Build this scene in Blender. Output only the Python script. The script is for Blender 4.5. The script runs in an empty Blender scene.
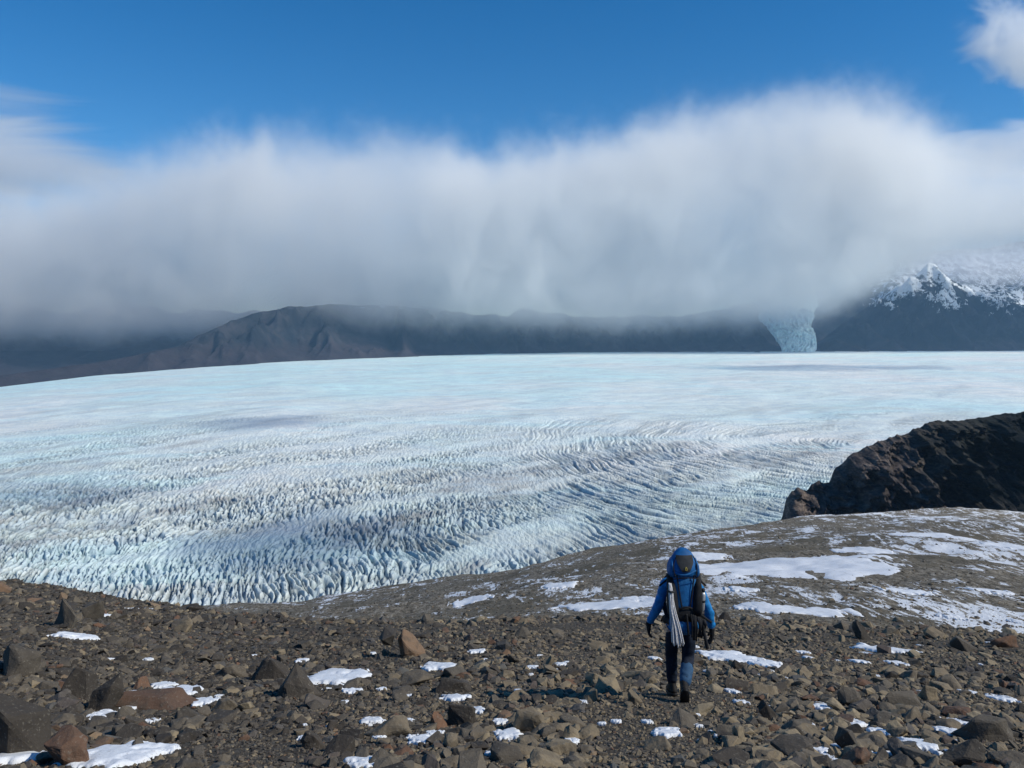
import bpy, bmesh, math, random
import numpy as np
from mathutils import Vector, Matrix, Quaternion

S = bpy.context.scene
COL = S.collection
R = math.radians

# ------------------------------------------------------------------ camera, sky, sun, exposure
F = 804.0                      # focal length in pixels of the 1024 px wide frame
HORIZON = 330.0                # picture row of the horizon
cd = bpy.data.cameras.new('camera')
cam = bpy.data.objects.new('camera', cd)
COL.objects.link(cam)
cam.location = (0, 0, 0)
cam.rotation_euler = (R(90), 0, 0)
cd.sensor_width = 36.0
cd.lens = 36.0 * F / 1024.0
cd.shift_y = -(384.0 - HORIZON) / 1024.0
cd.clip_start = 0.3
cd.clip_end = 120000.0
S.camera = cam

SUN_AZ, SUN_EL = 108.0, 40.0    # degrees, azimuth clockwise from the view direction
W = bpy.data.worlds.new('World')
S.world = W
W.use_nodes = True
wn, wl = W.node_tree.nodes, W.node_tree.links
sky = wn.new('ShaderNodeTexSky')
sky.sky_type = 'NISHITA'
sky.sun_disc = False
sky.sun_elevation = R(SUN_EL)
sky.sun_rotation = R(SUN_AZ)
sky.altitude = 1500.0
sky.air_density = 1.0
sky.dust_density = 0.25
sky.ozone_density = 3.0
hs = wn.new('ShaderNodeHueSaturation')
hs.inputs['Saturation'].default_value = 1.38
wl.new(sky.outputs[0], hs.inputs['Color'])
wl.new(hs.outputs[0], wn['Background'].inputs['Color'])
wn['Background'].inputs['Strength'].default_value = 0.122

sd = bpy.data.lights.new('sun', 'SUN')
sd.energy = 4.5
sd.angle = R(0.53)
sd.color = (1.0, 0.945, 0.82)
sun = bpy.data.objects.new('sun', sd)
COL.objects.link(sun)
a, e = R(SUN_AZ), R(SUN_EL)
sun_dir = Vector((math.sin(a) * math.cos(e), math.cos(a) * math.cos(e), math.sin(e)))
sun.rotation_euler = sun_dir.to_track_quat('Z', 'Y').to_euler()

S.view_settings.view_transform = 'Standard'
S.view_settings.look = 'None'
S.view_settings.exposure = 0.0
S.view_settings.gamma = 1.0
S.cycles.max_bounces = 12
S.cycles.diffuse_bounces = 3
S.cycles.glossy_bounces = 2
S.cycles.volume_bounces = 10
S.cycles.transparent_max_bounces = 12
S.cycles.volume_step_rate = 1.0
S.cycles.volume_max_steps = 128
S.cycles.use_denoising = True
S.cycles.use_adaptive_sampling = True
S.cycles.adaptive_threshold = 0.012

# ------------------------------------------------------------------ helpers
def tag(o, label=None, cat=None, group=None, kind=None):
    if label: o['label'] = label
    if cat: o['category'] = cat
    if group: o['group'] = group
    if kind: o['kind'] = kind
    return o

def link(name, me, mat=None, parent=None):
    o = bpy.data.objects.new(name, me)
    COL.objects.link(o)
    if mat is not None:
        for m in (mat if isinstance(mat, (list, tuple)) else [mat]):
            me.materials.append(m)
    if parent is not None: o.parent = parent
    return o

def mesh_np(name, V, faces, smooth=True, attrs=None):
    """V (n,3); faces (m,k) array, all the same size, or a flat tuple (loops, sizes)"""
    me = bpy.data.meshes.new(name)
    V = np.asarray(V, dtype=np.float32)
    if isinstance(faces, tuple):
        loops, sizes = faces
        loops = np.asarray(loops, np.int32); sizes = np.asarray(sizes, np.int32)
    else:
        faces = np.asarray(faces, np.int32)
        loops = faces.ravel(); sizes = np.full(len(faces), faces.shape[1], np.int32)
    me.vertices.add(len(V)); me.vertices.foreach_set('co', V.ravel())
    me.loops.add(len(loops)); me.loops.foreach_set('vertex_index', loops)
    starts = np.concatenate([[0], np.cumsum(sizes)[:-1]]).astype(np.int32)
    me.polygons.add(len(sizes))
    me.polygons.foreach_set('loop_start', starts)
    me.polygons.foreach_set('loop_total', sizes)
    me.polygons.foreach_set('use_smooth', np.full(len(sizes), smooth, bool))
    for k, arr in (attrs or {}).items():
        at = me.attributes.new(k, 'FLOAT', 'POINT')
        at.data.foreach_set('value', np.asarray(arr, np.float32).ravel())
    me.update(calc_edges=True)
    me.validate()
    return me

def grid_faces(nr, nc):
    i = np.arange(nr - 1)[:, None] * nc + np.arange(nc - 1)[None, :]
    i = i.ravel()
    return np.stack([i, i + 1, i + nc + 1, i + nc], 1)

rng = np.random.RandomState(11)
_perm = rng.permutation(4096)
_ga = rng.rand(4096) * 2 * np.pi
def noise2(x, y, seed=0):
    x = np.asarray(x, float); y = np.asarray(y, float)
    xi = np.floor(x).astype(np.int64); yi = np.floor(y).astype(np.int64)
    fx = x - xi; fy = y - yi
    def g(ix, iy, dx, dy):
        h = _perm[(_perm[(ix + seed * 131) & 4095] + iy * 7 + seed * 17) & 4095]
        return np.cos(_ga[h]) * dx + np.sin(_ga[h]) * dy
    u = fx * fx * fx * (fx * (fx * 6 - 15) + 10); v = fy * fy * fy * (fy * (fy * 6 - 15) + 10)
    a = g(xi, yi, fx, fy); b = g(xi + 1, yi, fx - 1, fy)
    c = g(xi, yi + 1, fx, fy - 1); d = g(xi + 1, yi + 1, fx - 1, fy - 1)
    return (a + (b - a) * u + (c + (d - c) * u - a - (b - a) * u) * v) * 1.5
def fbm(x, y, o=4, seed=0, lac=2.03, gain=0.5):
    s = 0; am = 1.0
    for k in range(o):
        s = s + am * noise2(x, y, seed + k * 3); x = x * lac + 5.3; y = y * lac - 3.1; am *= gain
    return s
def ridged(x, y, o=5, seed=0, lac=2.07, gain=0.5):
    s = 0; am = 1.0; w = 1.0
    for k in range(o):
        n = 1 - np.abs(noise2(x, y, seed + k * 3)) * 1.3
        n = n * n * w; w = np.clip(n * 1.6, 0, 1)
        s = s + am * n; x = x * lac + 9.3; y = y * lac + 2.7; am *= gain
    return s / 1.9
def sstep(a, b, x):
    t = np.clip((np.asarray(x, float) - a) / (b - a), 0, 1); return t * t * (3 - 2 * t)
def U(px): return (np.asarray(px, float) - 512.0) / F
def T(py): return (np.asarray(py, float) - HORIZON) / F

class NT:
    """small helper for building node trees"""
    def __init__(s, m):
        s.t = m.node_tree; s.n = s.t.nodes; s.l = s.t.links
    def new(s, kind, **kw):
        n = s.n.new(kind)
        for k, v in kw.items(): setattr(n, k, v)
        return n
    def put(s, sock, v):
        if hasattr(v, 'links'): s.l.new(v, sock)
        else: sock.default_value = v
    def math(s, op, a, b=None, c=None, clamp=False):
        n = s.new('ShaderNodeMath', operation=op, use_clamp=clamp)
        s.put(n.inputs[0], a)
        if b is not None: s.put(n.inputs[1], b)
        if c is not None: s.put(n.inputs[2], c)
        return n.outputs[0]
    def noise(s, vec, scale, detail=3.0, rough=0.5, dist=0.0, dim='3D'):
        n = s.new('ShaderNodeTexNoise', noise_dimensions=dim)
        s.l.new(vec, n.inputs['Vector'])
        n.inputs['Scale'].default_value = scale; n.inputs['Detail'].default_value = detail
        n.inputs['Roughness'].default_value = rough; n.inputs['Distortion'].default_value = dist
        return n.outputs[0]
    def mapr(s, v, a, b, c=0.0, d=1.0, smooth=True):
        n = s.new('ShaderNodeMapRange', interpolation_type='SMOOTHSTEP' if smooth else 'LINEAR')
        s.put(n.inputs[0], v)
        for i, q in enumerate((a, b, c, d)): s.put(n.inputs[1 + i], q)
        return n.outputs[0]
    def mapping(s, vec, scale=(1, 1, 1), rot=(0, 0, 0), loc=(0, 0, 0)):
        n = s.new('ShaderNodeMapping'); s.l.new(vec, n.inputs[0])
        n.inputs['Scale'].default_value = scale; n.inputs['Rotation'].default_value = rot
        n.inputs['Location'].default_value = loc
        return n.outputs[0]
    def mix(s, f, a, b, blend='MIX'):
        n = s.new('ShaderNodeMix', data_type='RGBA', blend_type=blend)
        s.put(n.inputs[0], f)
        s.put(n.inputs[6], a if hasattr(a, 'links') else (*a, 1))
        s.put(n.inputs[7], b if hasattr(b, 'links') else (*b, 1))
        return n.outputs[2]
    def ramp(s, f, stops, interp='LINEAR'):
        n = s.new('ShaderNodeValToRGB'); s.put(n.inputs[0], f)
        n.color_ramp.interpolation = interp
        el = n.color_ramp.elements
        while len(el) < len(stops): el.new(0.5)
        for q, (p, c) in zip(el, stops):
            q.position = p; q.color = (*c, 1) if len(c) == 3 else c
        return n.outputs[0]
    def attr(s, name):
        return s.new('ShaderNodeAttribute', attribute_name=name).outputs['Fac']
    def bump(s, h, strength, dist, normal=None):
        n = s.new('ShaderNodeBump'); s.put(n.inputs['Height'], h)
        n.inputs['Strength'].default_value = strength; n.inputs['Distance'].default_value = dist
        if normal is not None: s.l.new(normal, n.inputs['Normal'])
        return n.outputs[0]

def mat(name, color=(0.5, 0.5, 0.5), rough=0.9, spec=0.3):
    m = bpy.data.materials.new(name); m.use_nodes = True
    b = m.node_tree.nodes['Principled BSDF']
    b.inputs['Base Color'].default_value = (*color, 1)
    b.inputs['Roughness'].default_value = rough
    b.inputs['Specular IOR Level'].default_value = spec
    return m, NT(m), b

# ------------------------------------------------------------------ materials of the land
def m_ground():
    m, t, b = mat('gravel_ground', rough=0.95, spec=0.15)
    P = t.new('ShaderNodeNewGeometry').outputs['Position']
    n1 = t.noise(P, 0.35, 4, 0.55); n2 = t.noise(P, 9.0, 5, 0.7); n3 = t.noise(P, 45.0, 3, 0.6)
    c = t.ramp(n2, [(0.30, (0.030, 0.026, 0.022)), (0.48, (0.075, 0.065, 0.054)), (0.60, (0.13, 0.112, 0.090)), (0.72, (0.22, 0.195, 0.155))])
    c = t.mix(t.mapr(n1, 0.35, 0.65, 0.0, 0.6), c, (0.060, 0.050, 0.036))
    # fine texture of the far slope
    n4 = t.noise(t.mapping(P, (1.6, 0.7, 1.0)), 1.0, 5, 0.8)
    cf = t.ramp(n4, [(0.32, (0.030, 0.027, 0.023)), (0.45, (0.125, 0.108, 0.082)), (0.55, (0.245, 0.212, 0.162)), (0.67, (0.38, 0.345, 0.29))])
    olive = t.noise(P, 0.045, 3, 0.6)
    cf = t.mix(t.mapr(olive, 0.5, 0.62, 0.0, 0.75), cf, (0.125, 0.108, 0.076))
    far = t.attr('far')
    c = t.mix(far, c, cf)
    # thin wind-blown snow lying in streaks between the stones
    s1 = t.noise(t.mapping(P, (0.20, 0.085, 0.0), (0, 0, R(-14))), 1.0, 4, 0.60, 0.5)
    s2 = t.noise(t.mapping(P, (1.3, 0.42, 0.0)), 1.0, 4, 0.75)
    big = t.noise(t.mapping(P, (0.025, 0.012, 0.0)), 1.0, 3, 0.55)
    s = t.math('ADD', t.math('MULTIPLY', s1, 0.50), t.math('MULTIPLY', s2, 0.42))
    s = t.math('ADD', s, t.math('MULTIPLY', big, 0.42))
    s = t.math('ADD', s, t.math('MULTIPLY', t.attr('snow'), 0.035))
    mask = t.math('MULTIPLY', t.mapr(s, 0.703, 0.74), far)
    c = t.mix(mask, c, (0.78, 0.80, 0.83))
    t.l.new(c, b.inputs['Base Color'])
    bn = t.bump(n2, 0.7, 0.05); bn = t.bump(n3, 0.5, 0.012, bn)
    bn = t.bump(t.math('MULTIPLY', n4, far), 0.8, 0.5, bn)
    t.l.new(bn, b.inputs['Normal'])
    return m

def m_rock():
    m, t, b = mat('scree_stone', rough=0.85, spec=0.25)
    P = t.new('ShaderNodeNewGeometry').outputs['Position']
    tint = t.attr('tint')
    c = t.ramp(tint, [(0.0, (0.034, 0.029, 0.024)), (0.18, (0.062, 0.052, 0.042)), (0.36, (0.108, 0.092, 0.072)), (0.54, (0.155, 0.126, 0.090)),
                      (0.70, (0.215, 0.168, 0.108)), (0.82, (0.30, 0.24, 0.155)), (0.90, (0.165, 0.090, 0.054)), (0.95, (0.115, 0.070, 0.048)), (1.0, (0.100, 0.098, 0.090))])
    n1 = t.noise(P, 6.0, 4, 0.65); n2 = t.noise(P, 30.0, 4, 0.7)
    c = t.mix(t.mapr(n1, 0.45, 0.68, 0.0, 0.55), c, (0.062, 0.053, 0.044))
    c = t.mix(t.mapr(n2, 0.56, 0.72, 0.0, 0.55), c, (0.26, 0.235, 0.19))
    t.l.new(c, b.inputs['Base Color'])
    bn = t.bump(n1, 0.5, 0.05); bn = t.bump(n2, 0.5, 0.012, bn)
    t.l.new(bn, b.inputs['Normal'])
    return m

def m_snow():
    m, t, b = mat('old_snow', (0.82, 0.84, 0.87), 0.75, 0.3)
    P = t.new('ShaderNodeNewGeometry').outputs['Position']
    n = t.noise(P, 7.0, 4, 0.6)
    gr = t.mapr(t.noise(P, 26.0, 4, 0.7), 0.56, 0.70, 0, 0.55)
    c = t.mix(t.mapr(t.noise(P, 2.2, 4, 0.6), 0.45, 0.75, 0, 0.5), (0.78, 0.80, 0.83), (0.52, 0.51, 0.49))
    t.l.new(t.mix(gr, c, (0.30, 0.27, 0.23)), b.inputs['Base Color'])
    t.l.new(t.bump(n, 0.6, 0.04), b.inputs['Normal'])
    return m

def m_ice():
    m, t, b = mat('glacier_ice', rough=0.7, spec=0.3)
    P = t.new('ShaderNodeNewGeometry').outputs['Position']
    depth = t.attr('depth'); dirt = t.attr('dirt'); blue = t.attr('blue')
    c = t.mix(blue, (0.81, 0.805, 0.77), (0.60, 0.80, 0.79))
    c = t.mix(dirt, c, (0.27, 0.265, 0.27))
    c = t.mix(t.mapr(depth, 0.10, 0.85, 0.0, 1.0, False), c, (0.085, 0.125, 0.15))  # deep ice is bluer; crevasse shade is painted into this colour too
    # fine crevasse texture that goes on below the size of the mesh
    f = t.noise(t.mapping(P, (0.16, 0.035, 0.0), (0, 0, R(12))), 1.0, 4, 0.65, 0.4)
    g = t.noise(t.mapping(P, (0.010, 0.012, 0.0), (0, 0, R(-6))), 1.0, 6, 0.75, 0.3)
    g2 = t.noise(t.mapping(P, (0.0012, 0.0045, 0.0), (0, 0, R(-5))), 1.0, 5, 0.6, 0.5)
    c = t.mix(t.mapr(g2, 0.44, 0.62, 0.0, 0.34), c, (0.55, 0.56, 0.53))
    c = t.mix(t.mapr(g2, 0.46, 0.36, 0.0, 0.45), c, (0.52, 0.74, 0.78))
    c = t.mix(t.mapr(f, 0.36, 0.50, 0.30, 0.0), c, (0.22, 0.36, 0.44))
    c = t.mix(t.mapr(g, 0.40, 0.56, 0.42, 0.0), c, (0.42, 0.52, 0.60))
    t.l.new(c, b.inputs['Base Color'])
    t.l.new(t.bump(t.math('MULTIPLY', f, t.attr('nearice')), 0.8, 5.0), b.inputs['Normal'])
    return m

def m_cliff():
    m, t, b = mat('cliff_rock', rough=0.95, spec=0.1)
    P = t.new('ShaderNodeNewGeometry').outputs['Position']
    n = t.noise(P, 0.03, 6, 0.62, 0.3); n2 = t.noise(t.mapping(P, (1, 1, 2.5)), 0.12, 5, 0.7)
    c = t.ramp(n, [(0.36, (0.055, 0.047, 0.044)), (0.5, (0.135, 0.108, 0.095)), (0.64, (0.24, 0.19, 0.155))])
    c = t.mix(t.mapr(n2, 0.42, 0.66, 0.75, 0.0), c, (0.035, 0.032, 0.034))
    c = t.mix(t.math('MULTIPLY', t.attr('dark_top'), 0.85), c, (0.020, 0.024, 0.020))  # darker towards the upper right of the spur
    t.l.new(c, b.inputs['Base Color'])
    bn = t.bump(n2, 0.9, 5.0)
    t.l.new(bn, b.inputs['Normal'])
    return m

def m_mountain():
    m, t, b = mat('mountain_rock', rough=0.95, spec=0.1)
    P = t.new('ShaderNodeNewGeometry').outputs['Position']
    n = t.noise(P, 0.004, 6, 0.62, 0.3)
    sx = t.new('ShaderNodeSeparateXYZ'); t.l.new(P, sx.inputs[0])
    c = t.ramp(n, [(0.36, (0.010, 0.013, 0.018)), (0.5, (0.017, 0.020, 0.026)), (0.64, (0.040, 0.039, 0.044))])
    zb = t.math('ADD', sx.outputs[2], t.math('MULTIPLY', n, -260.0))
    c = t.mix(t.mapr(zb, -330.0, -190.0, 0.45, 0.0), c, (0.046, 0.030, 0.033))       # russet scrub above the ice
    sn = t.attr('snow')
    s = t.math('ADD', sn, t.math('MULTIPLY', t.math('SUBTRACT', t.noise(P, 0.012, 6, 0.75), 0.5), 1.7))
    s = t.mapr(s, 0.42, 0.60)
    c = t.mix(s, c, (0.74, 0.78, 0.82))
    t.l.new(c, b.inputs['Base Color'])
    t.l.new(t.bump(n, 0.6, 60.0), b.inputs['Normal'])
    return m

M_GROUND, M_ROCK, M_SNOW, M_ICE, M_CLIFF, M_MTN = m_ground(), m_rock(), m_snow(), m_ice(), m_cliff(), m_mountain()

# ------------------------------------------------------------------ the near ground: a scree slope, a crest, then a long snow-streaked slope
_cx = np.array([-300, -100, 0, 60, 130, 215, 260, 340, 520, 640, 760, 860, 1024, 1300])
_cy = np.array([575, 580, 582, 586, 600, 612, 617, 622, 620, 617, 622, 626, 634, 640])
_cY = np.array([48, 46, 45, 44, 40, 34, 30, 26, 26, 27, 27, 27, 29, 30])
_sx = np.array([-300, 0, 120, 200, 240, 300, 420, 500, 600, 700, 800, 900, 960, 1024, 1300])
_sy = np.array([660, 640, 622, 611, 607, 602, 585, 572, 550, 530, 518, 510, 508, 512, 520])
_sY = np.array([180, 190, 200, 215, 225, 240, 270, 290, 320, 340, 360, 380, 390, 400, 420])
def ground_z(x, Y):
    x = np.asarray(x, float); Y = np.asarray(Y, float)
    Ys = np.maximum(Y, 3.0)
    px = 512 + F * np.clip(x / np.maximum(Y, 12.0), -1.1, 1.1)
    tc = T(np.interp(px, _cx, _cy)); Yc = np.interp(px, _cx, _cY)
    ts = T(np.interp(px, _sx, _sy)); Yf = np.interp(px, _sx, _sY)
    zc = -Yc * tc; zf = -Yf * ts
    near = -1.65 + (zc + 1.65) * (Y / Yc)
    # control heights behind the crest
    Ya = Yc * 1.9; za = -Ya * (np.maximum(tc, ts) + 0.024)
    f = (Y - Yc) / (Ya - Yc)
    seg1 = zc + (za - zc) * f
    f = (Y - Ya) / (Yf - Ya)
    seg2 = za + (zf - za) * f
    seg3 = zf - (Y - Yf) * (0.55 + 0.0022 * np.clip(Y - Yf, 0, 400))
    z = np.where(Y < Yc, near, np.where(Y < Ya, seg1, np.where(Y < Yf, seg2, seg3)))
    # soften crests by a little rounding below them
    z = z - 0.30 * np.exp(-((Y - Yc) / (0.18 * Yc)) ** 2) * 0
    amp = np.clip((Y - 3) / 25.0, 0.06, 1.0)
    z = z + 0.16 * amp * fbm(x * 0.22, Y * 0.22, 4, 2)
    mid = sstep(40, 120, Y) * (1 - sstep(380, 600, Y))
    z = z + mid * (1.5 * fbm(x * 0.02, Y * 0.03, 4, 31) + 0.25 * fbm(x * 0.2, Y * 0.3, 2, 41))
    return z

ys = np.concatenate([np.linspace(-12, 3, 16)[:-1], np.geomspace(3, 60, 330)[:-1], np.geomspace(60, 430, 260)[:-1], np.geomspace(430, 900, 40)])
us = np.linspace(-1.05, 1.05, 760)
YY, UU = np.meshgrid(ys, us, indexing='ij')
XX = UU * np.maximum(YY, 0) + UU * 8.0        # never pinches behind the camera
GZ = ground_z(XX, YY)
def blob(px, py, w, h):
    return None
far = sstep(26, 48, YY + 4 * fbm(XX * 0.12, YY * 0.12, 2, 9))
pxg = 512 + F * XX / np.maximum(YY, 3)
leftcut = 1 - sstep(180, 330, pxg)
far = far * (1 - leftcut * (YY < 60))
snowb = sstep(520, 900, pxg) * 0.9 - 0.35
me = mesh_np('scree_ground', np.stack([XX, YY, GZ], -1).reshape(-1, 3), grid_faces(*YY.shape), True, {'far': far, 'snow': snowb})
tag(link('ground', me, M_GROUND), 'stony brown slope falling away to a snow-streaked shoulder above the glacier', None, None, 'structure')

_Ym = np.concatenate([np.linspace(3.5, 60, 1400), np.geomspace(60.05, 420, 1200)])
def hit(px, py, lo=3.5, hi=420.0):
    """where the sight line through a picture point meets the ground"""
    u, t = float(U(px)), float(T(py))
    g = ground_z(u * _Ym, _Ym)
    ok = (g >= -_Ym * t) & (_Ym >= lo) & (_Ym <= hi)
    if not ok.any(): return None
    k = int(np.argmax(ok)); return (u * _Ym[k], _Ym[k], float(g[k]))

# ------------------------------------------------------------------ the glacier
_gx = np.array([-400, -100, 0, 50, 100, 200, 280, 350, 500, 600, 800, 1024, 1400])
_gy = np.array([420, 394, 387, 381, 375, 367, 362, 358.5, 353.5, 352, 351.5, 350.5, 350])
_gY = np.array([3900, 4500, 5000, 5300, 5700, 6300, 6700, 7400, 8400, 8600, 8700, 8700, 8700])
nu, nr = 1450, 800
us = np.linspace(-0.86, 0.86, nu)
fr = np.linspace(0, 1, nr)
px = 512 + F * us
Yfar = np.interp(px, _gx, _gy * 0 + _gY); tfar = T(np.interp(px, _gx, _gy)); zfar = -Yfar * tfar
Y0 = 780.0
FR, UG = np.meshgrid(fr, us, indexing='ij')
YF = np.broadcast_to(Yfar, FR.shape); ZF = np.broadcast_to(zfar, FR.shape)
# equal steps in 1/Y so that every picture row of the ice gets its own mesh rows
inv = (1 / Y0) * (1 - FR) + (1 / YF) * FR
YG = 1 / inv
XG = UG * YG
f = np.clip((YG - Y0) / (YF - Y0), 0, 1)
base = -352 + (ZF + 352) * (1 - (1 - f) ** 1.25)
swell = 9 * fbm(XG * 0.0016, YG * 0.0016, 4, 51) * sstep(800, 1500, YG) * (1 - f ** 4)
# crevasses run down-valley at the left and swing in arcs round the rock spur at the right
wr = sstep(-250, 420, XG + 0.12 * (YG - 1300))
pA = XG + 0.16 * YG
pB = 1668 - np.hypot(XG - 1100, YG - 2300)
rad = pA * (1 - wr) + pB * wr + 26 * fbm(XG * 0.0045, YG * 0.0035, 3, 61)
ang = YG + 40 * noise2(XG * 0.01, YG * 0.006, 66)
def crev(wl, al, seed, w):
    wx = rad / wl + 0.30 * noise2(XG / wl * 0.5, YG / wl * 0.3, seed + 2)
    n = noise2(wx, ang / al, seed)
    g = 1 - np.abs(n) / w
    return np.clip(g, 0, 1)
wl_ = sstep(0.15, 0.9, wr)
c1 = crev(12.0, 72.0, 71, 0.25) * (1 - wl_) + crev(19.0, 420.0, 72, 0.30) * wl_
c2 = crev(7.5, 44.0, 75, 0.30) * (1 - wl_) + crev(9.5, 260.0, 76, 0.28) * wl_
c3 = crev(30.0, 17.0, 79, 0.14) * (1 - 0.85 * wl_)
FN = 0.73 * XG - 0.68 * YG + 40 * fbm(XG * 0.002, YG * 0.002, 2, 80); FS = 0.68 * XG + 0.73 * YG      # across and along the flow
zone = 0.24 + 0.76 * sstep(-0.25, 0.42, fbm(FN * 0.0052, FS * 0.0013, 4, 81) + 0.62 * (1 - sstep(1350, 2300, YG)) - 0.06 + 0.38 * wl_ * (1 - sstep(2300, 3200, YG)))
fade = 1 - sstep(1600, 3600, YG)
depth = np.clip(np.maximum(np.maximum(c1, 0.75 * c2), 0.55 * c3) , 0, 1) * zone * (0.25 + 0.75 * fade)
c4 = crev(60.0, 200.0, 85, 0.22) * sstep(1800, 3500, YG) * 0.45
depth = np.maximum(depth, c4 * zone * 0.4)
dome = 0.5 * fbm(XG * 0.02, YG * 0.02, 3, 91)
ZG = base + swell + fade * (3.2 * dome) - depth * (6.5 * fade + 3)
edge = f > 0.985
ZG = np.where(edge, base, ZG)
ZG[-1] = base[-1]
flow = fbm(FN * 0.0085, FS * 0.0011, 5, 95)
toe = np.exp(-(((XG - 330) / 190) ** 2 + ((YG - 1080) / 210) ** 2))
nearL = np.exp(-(((XG + 330) / 240) ** 2 + ((YG - 1240) / 170) ** 2))
dirt = np.clip(0.6 * sstep(0.0, 0.7, flow) * (1 - 0.75 * sstep(1500, 4500, YG)) + 0.80 * toe + 0.42 * nearL + 0.32 * (1 - sstep(1250, 2600, YG)), 0, 0.9)
dirt = np.clip(dirt * (0.8 + 0.5 * fbm(XG * 0.012, YG * 0.012, 3, 99)), 0, 0.9)
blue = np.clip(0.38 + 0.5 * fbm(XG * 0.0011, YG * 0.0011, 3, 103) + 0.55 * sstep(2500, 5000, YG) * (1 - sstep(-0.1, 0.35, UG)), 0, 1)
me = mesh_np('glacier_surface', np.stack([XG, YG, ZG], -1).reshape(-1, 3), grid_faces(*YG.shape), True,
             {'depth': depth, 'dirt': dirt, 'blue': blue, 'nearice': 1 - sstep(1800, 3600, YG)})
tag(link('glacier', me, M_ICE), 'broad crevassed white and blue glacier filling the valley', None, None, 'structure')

# valley floor and horizon sheet under everything
v = [(-60000, -3000, -700), (60000, -3000, -700), (60000, 70000, -700), (-60000, 70000, -700)]
tag(link('valley_floor', mesh_np('valley_floor', v, [(0, 1, 2, 3)]), M_CLIFF), 'dark valley floor under the ice', None, None, 'structure')

# ------------------------------------------------------------------ dark rock spur at the right
_kx = np.array([770, 782, 786, 791, 796, 802, 807, 812, 822, 829, 834, 848, 862, 880, 900, 925, 936, 950, 985, 1024, 1100, 1250, 1500])
_ky = np.array([540, 518, 500, 492, 489, 490, 490, 486, 484, 483, 471, 459, 447, 441, 436, 424, 421, 421, 417, 411, 402, 390, 380])
def build_spur():
    nu, nv = 520, 300
    pxs = np.concatenate([np.linspace(764, 1040, 440), np.linspace(1041, 1500, 80)]) ; uu = U(pxs)
    vv = np.linspace(0, 1, nv)
    VV, PX = np.meshgrid(vv, pxs, indexing='ij')
    UU = U(PX)
    Yc = 900 + 0.35 * (PX - 780)                       # distance of the crest
    tc = T(np.interp(PX, _kx, _ky)); zc = -Yc * tc + 3.5 * fbm(PX * 0.09, 0 * PX, 4, 107) * sstep(785, 800, PX) * (1 - 0.6 * sstep(920, 980, PX))
    # v 0..0.62 the face towards us, 0.62..1 the back
    vf = 0.62
    a = np.clip(VV / vf, 0, 1); b = np.clip((VV - vf) / (1 - vf), 0, 1)
    bottom = -400.0
    Y = np.where(VV < vf, Yc - 190 * (1 - a) ** 1.1, Yc + 420 * b)
    z = np.where(VV < vf, bottom + (zc - bottom) * np.sin(a * np.pi / 2) ** 0.9, zc + (bottom - zc) * b ** 1.4)
    x = UU * Yc + (Y - Yc) * np.where(VV < vf, 0.15, UU * 1.12)
    taper = np.sin(np.clip(a, 0, 1) * np.pi) * (VV < vf)
    wob = 12 * fbm(x * 0.03, z * 0.03, 3, 109)
    rg = ridged((x + wob) * 0.010, z * 0.013 + Y * 0.002, 6, 111, 2.07, 0.6)
    n = (rg - 0.42) * 62 * (0.15 + taper)
    n = n + (ridged((x - 0.5 * z + wob) * 0.032 + 4, z * 0.024, 6, 113, 2.1, 0.62) - 0.42) * 42 * (taper + 0.08) + 13 * fbm(x * 0.08, z * 0.10, 5, 115, 2.1, 0.6) * (taper + .05)
    n = n * sstep(776, 806, PX)
    x = x - 0.15 * n * (VV < vf); Y = Y - n * (VV < vf) * 0.9
    z = z + 7 * (ridged(x * 0.02, Y * 0.02, 5, 121) - 0.5) * (0.4 + b)
    dark_top = sstep(900, 960, PX + 30 * fbm(x * 0.01, z * 0.01, 3, 131)) * sstep(-250, -160, z + 20 * fbm(x * 0.01, z * 0.01, 3, 133))
    me = mesh_np('rock_spur', np.stack([x, Y, z], -1).reshape(-1, 3), grid_faces(nv, nu), True, {'dark_top': dark_top})
    tag(link('rock_spur', me, M_CLIFF), 'dark rocky spur dropping to the glacier edge at the right', None, None, 'structure')
build_spur()

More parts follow.
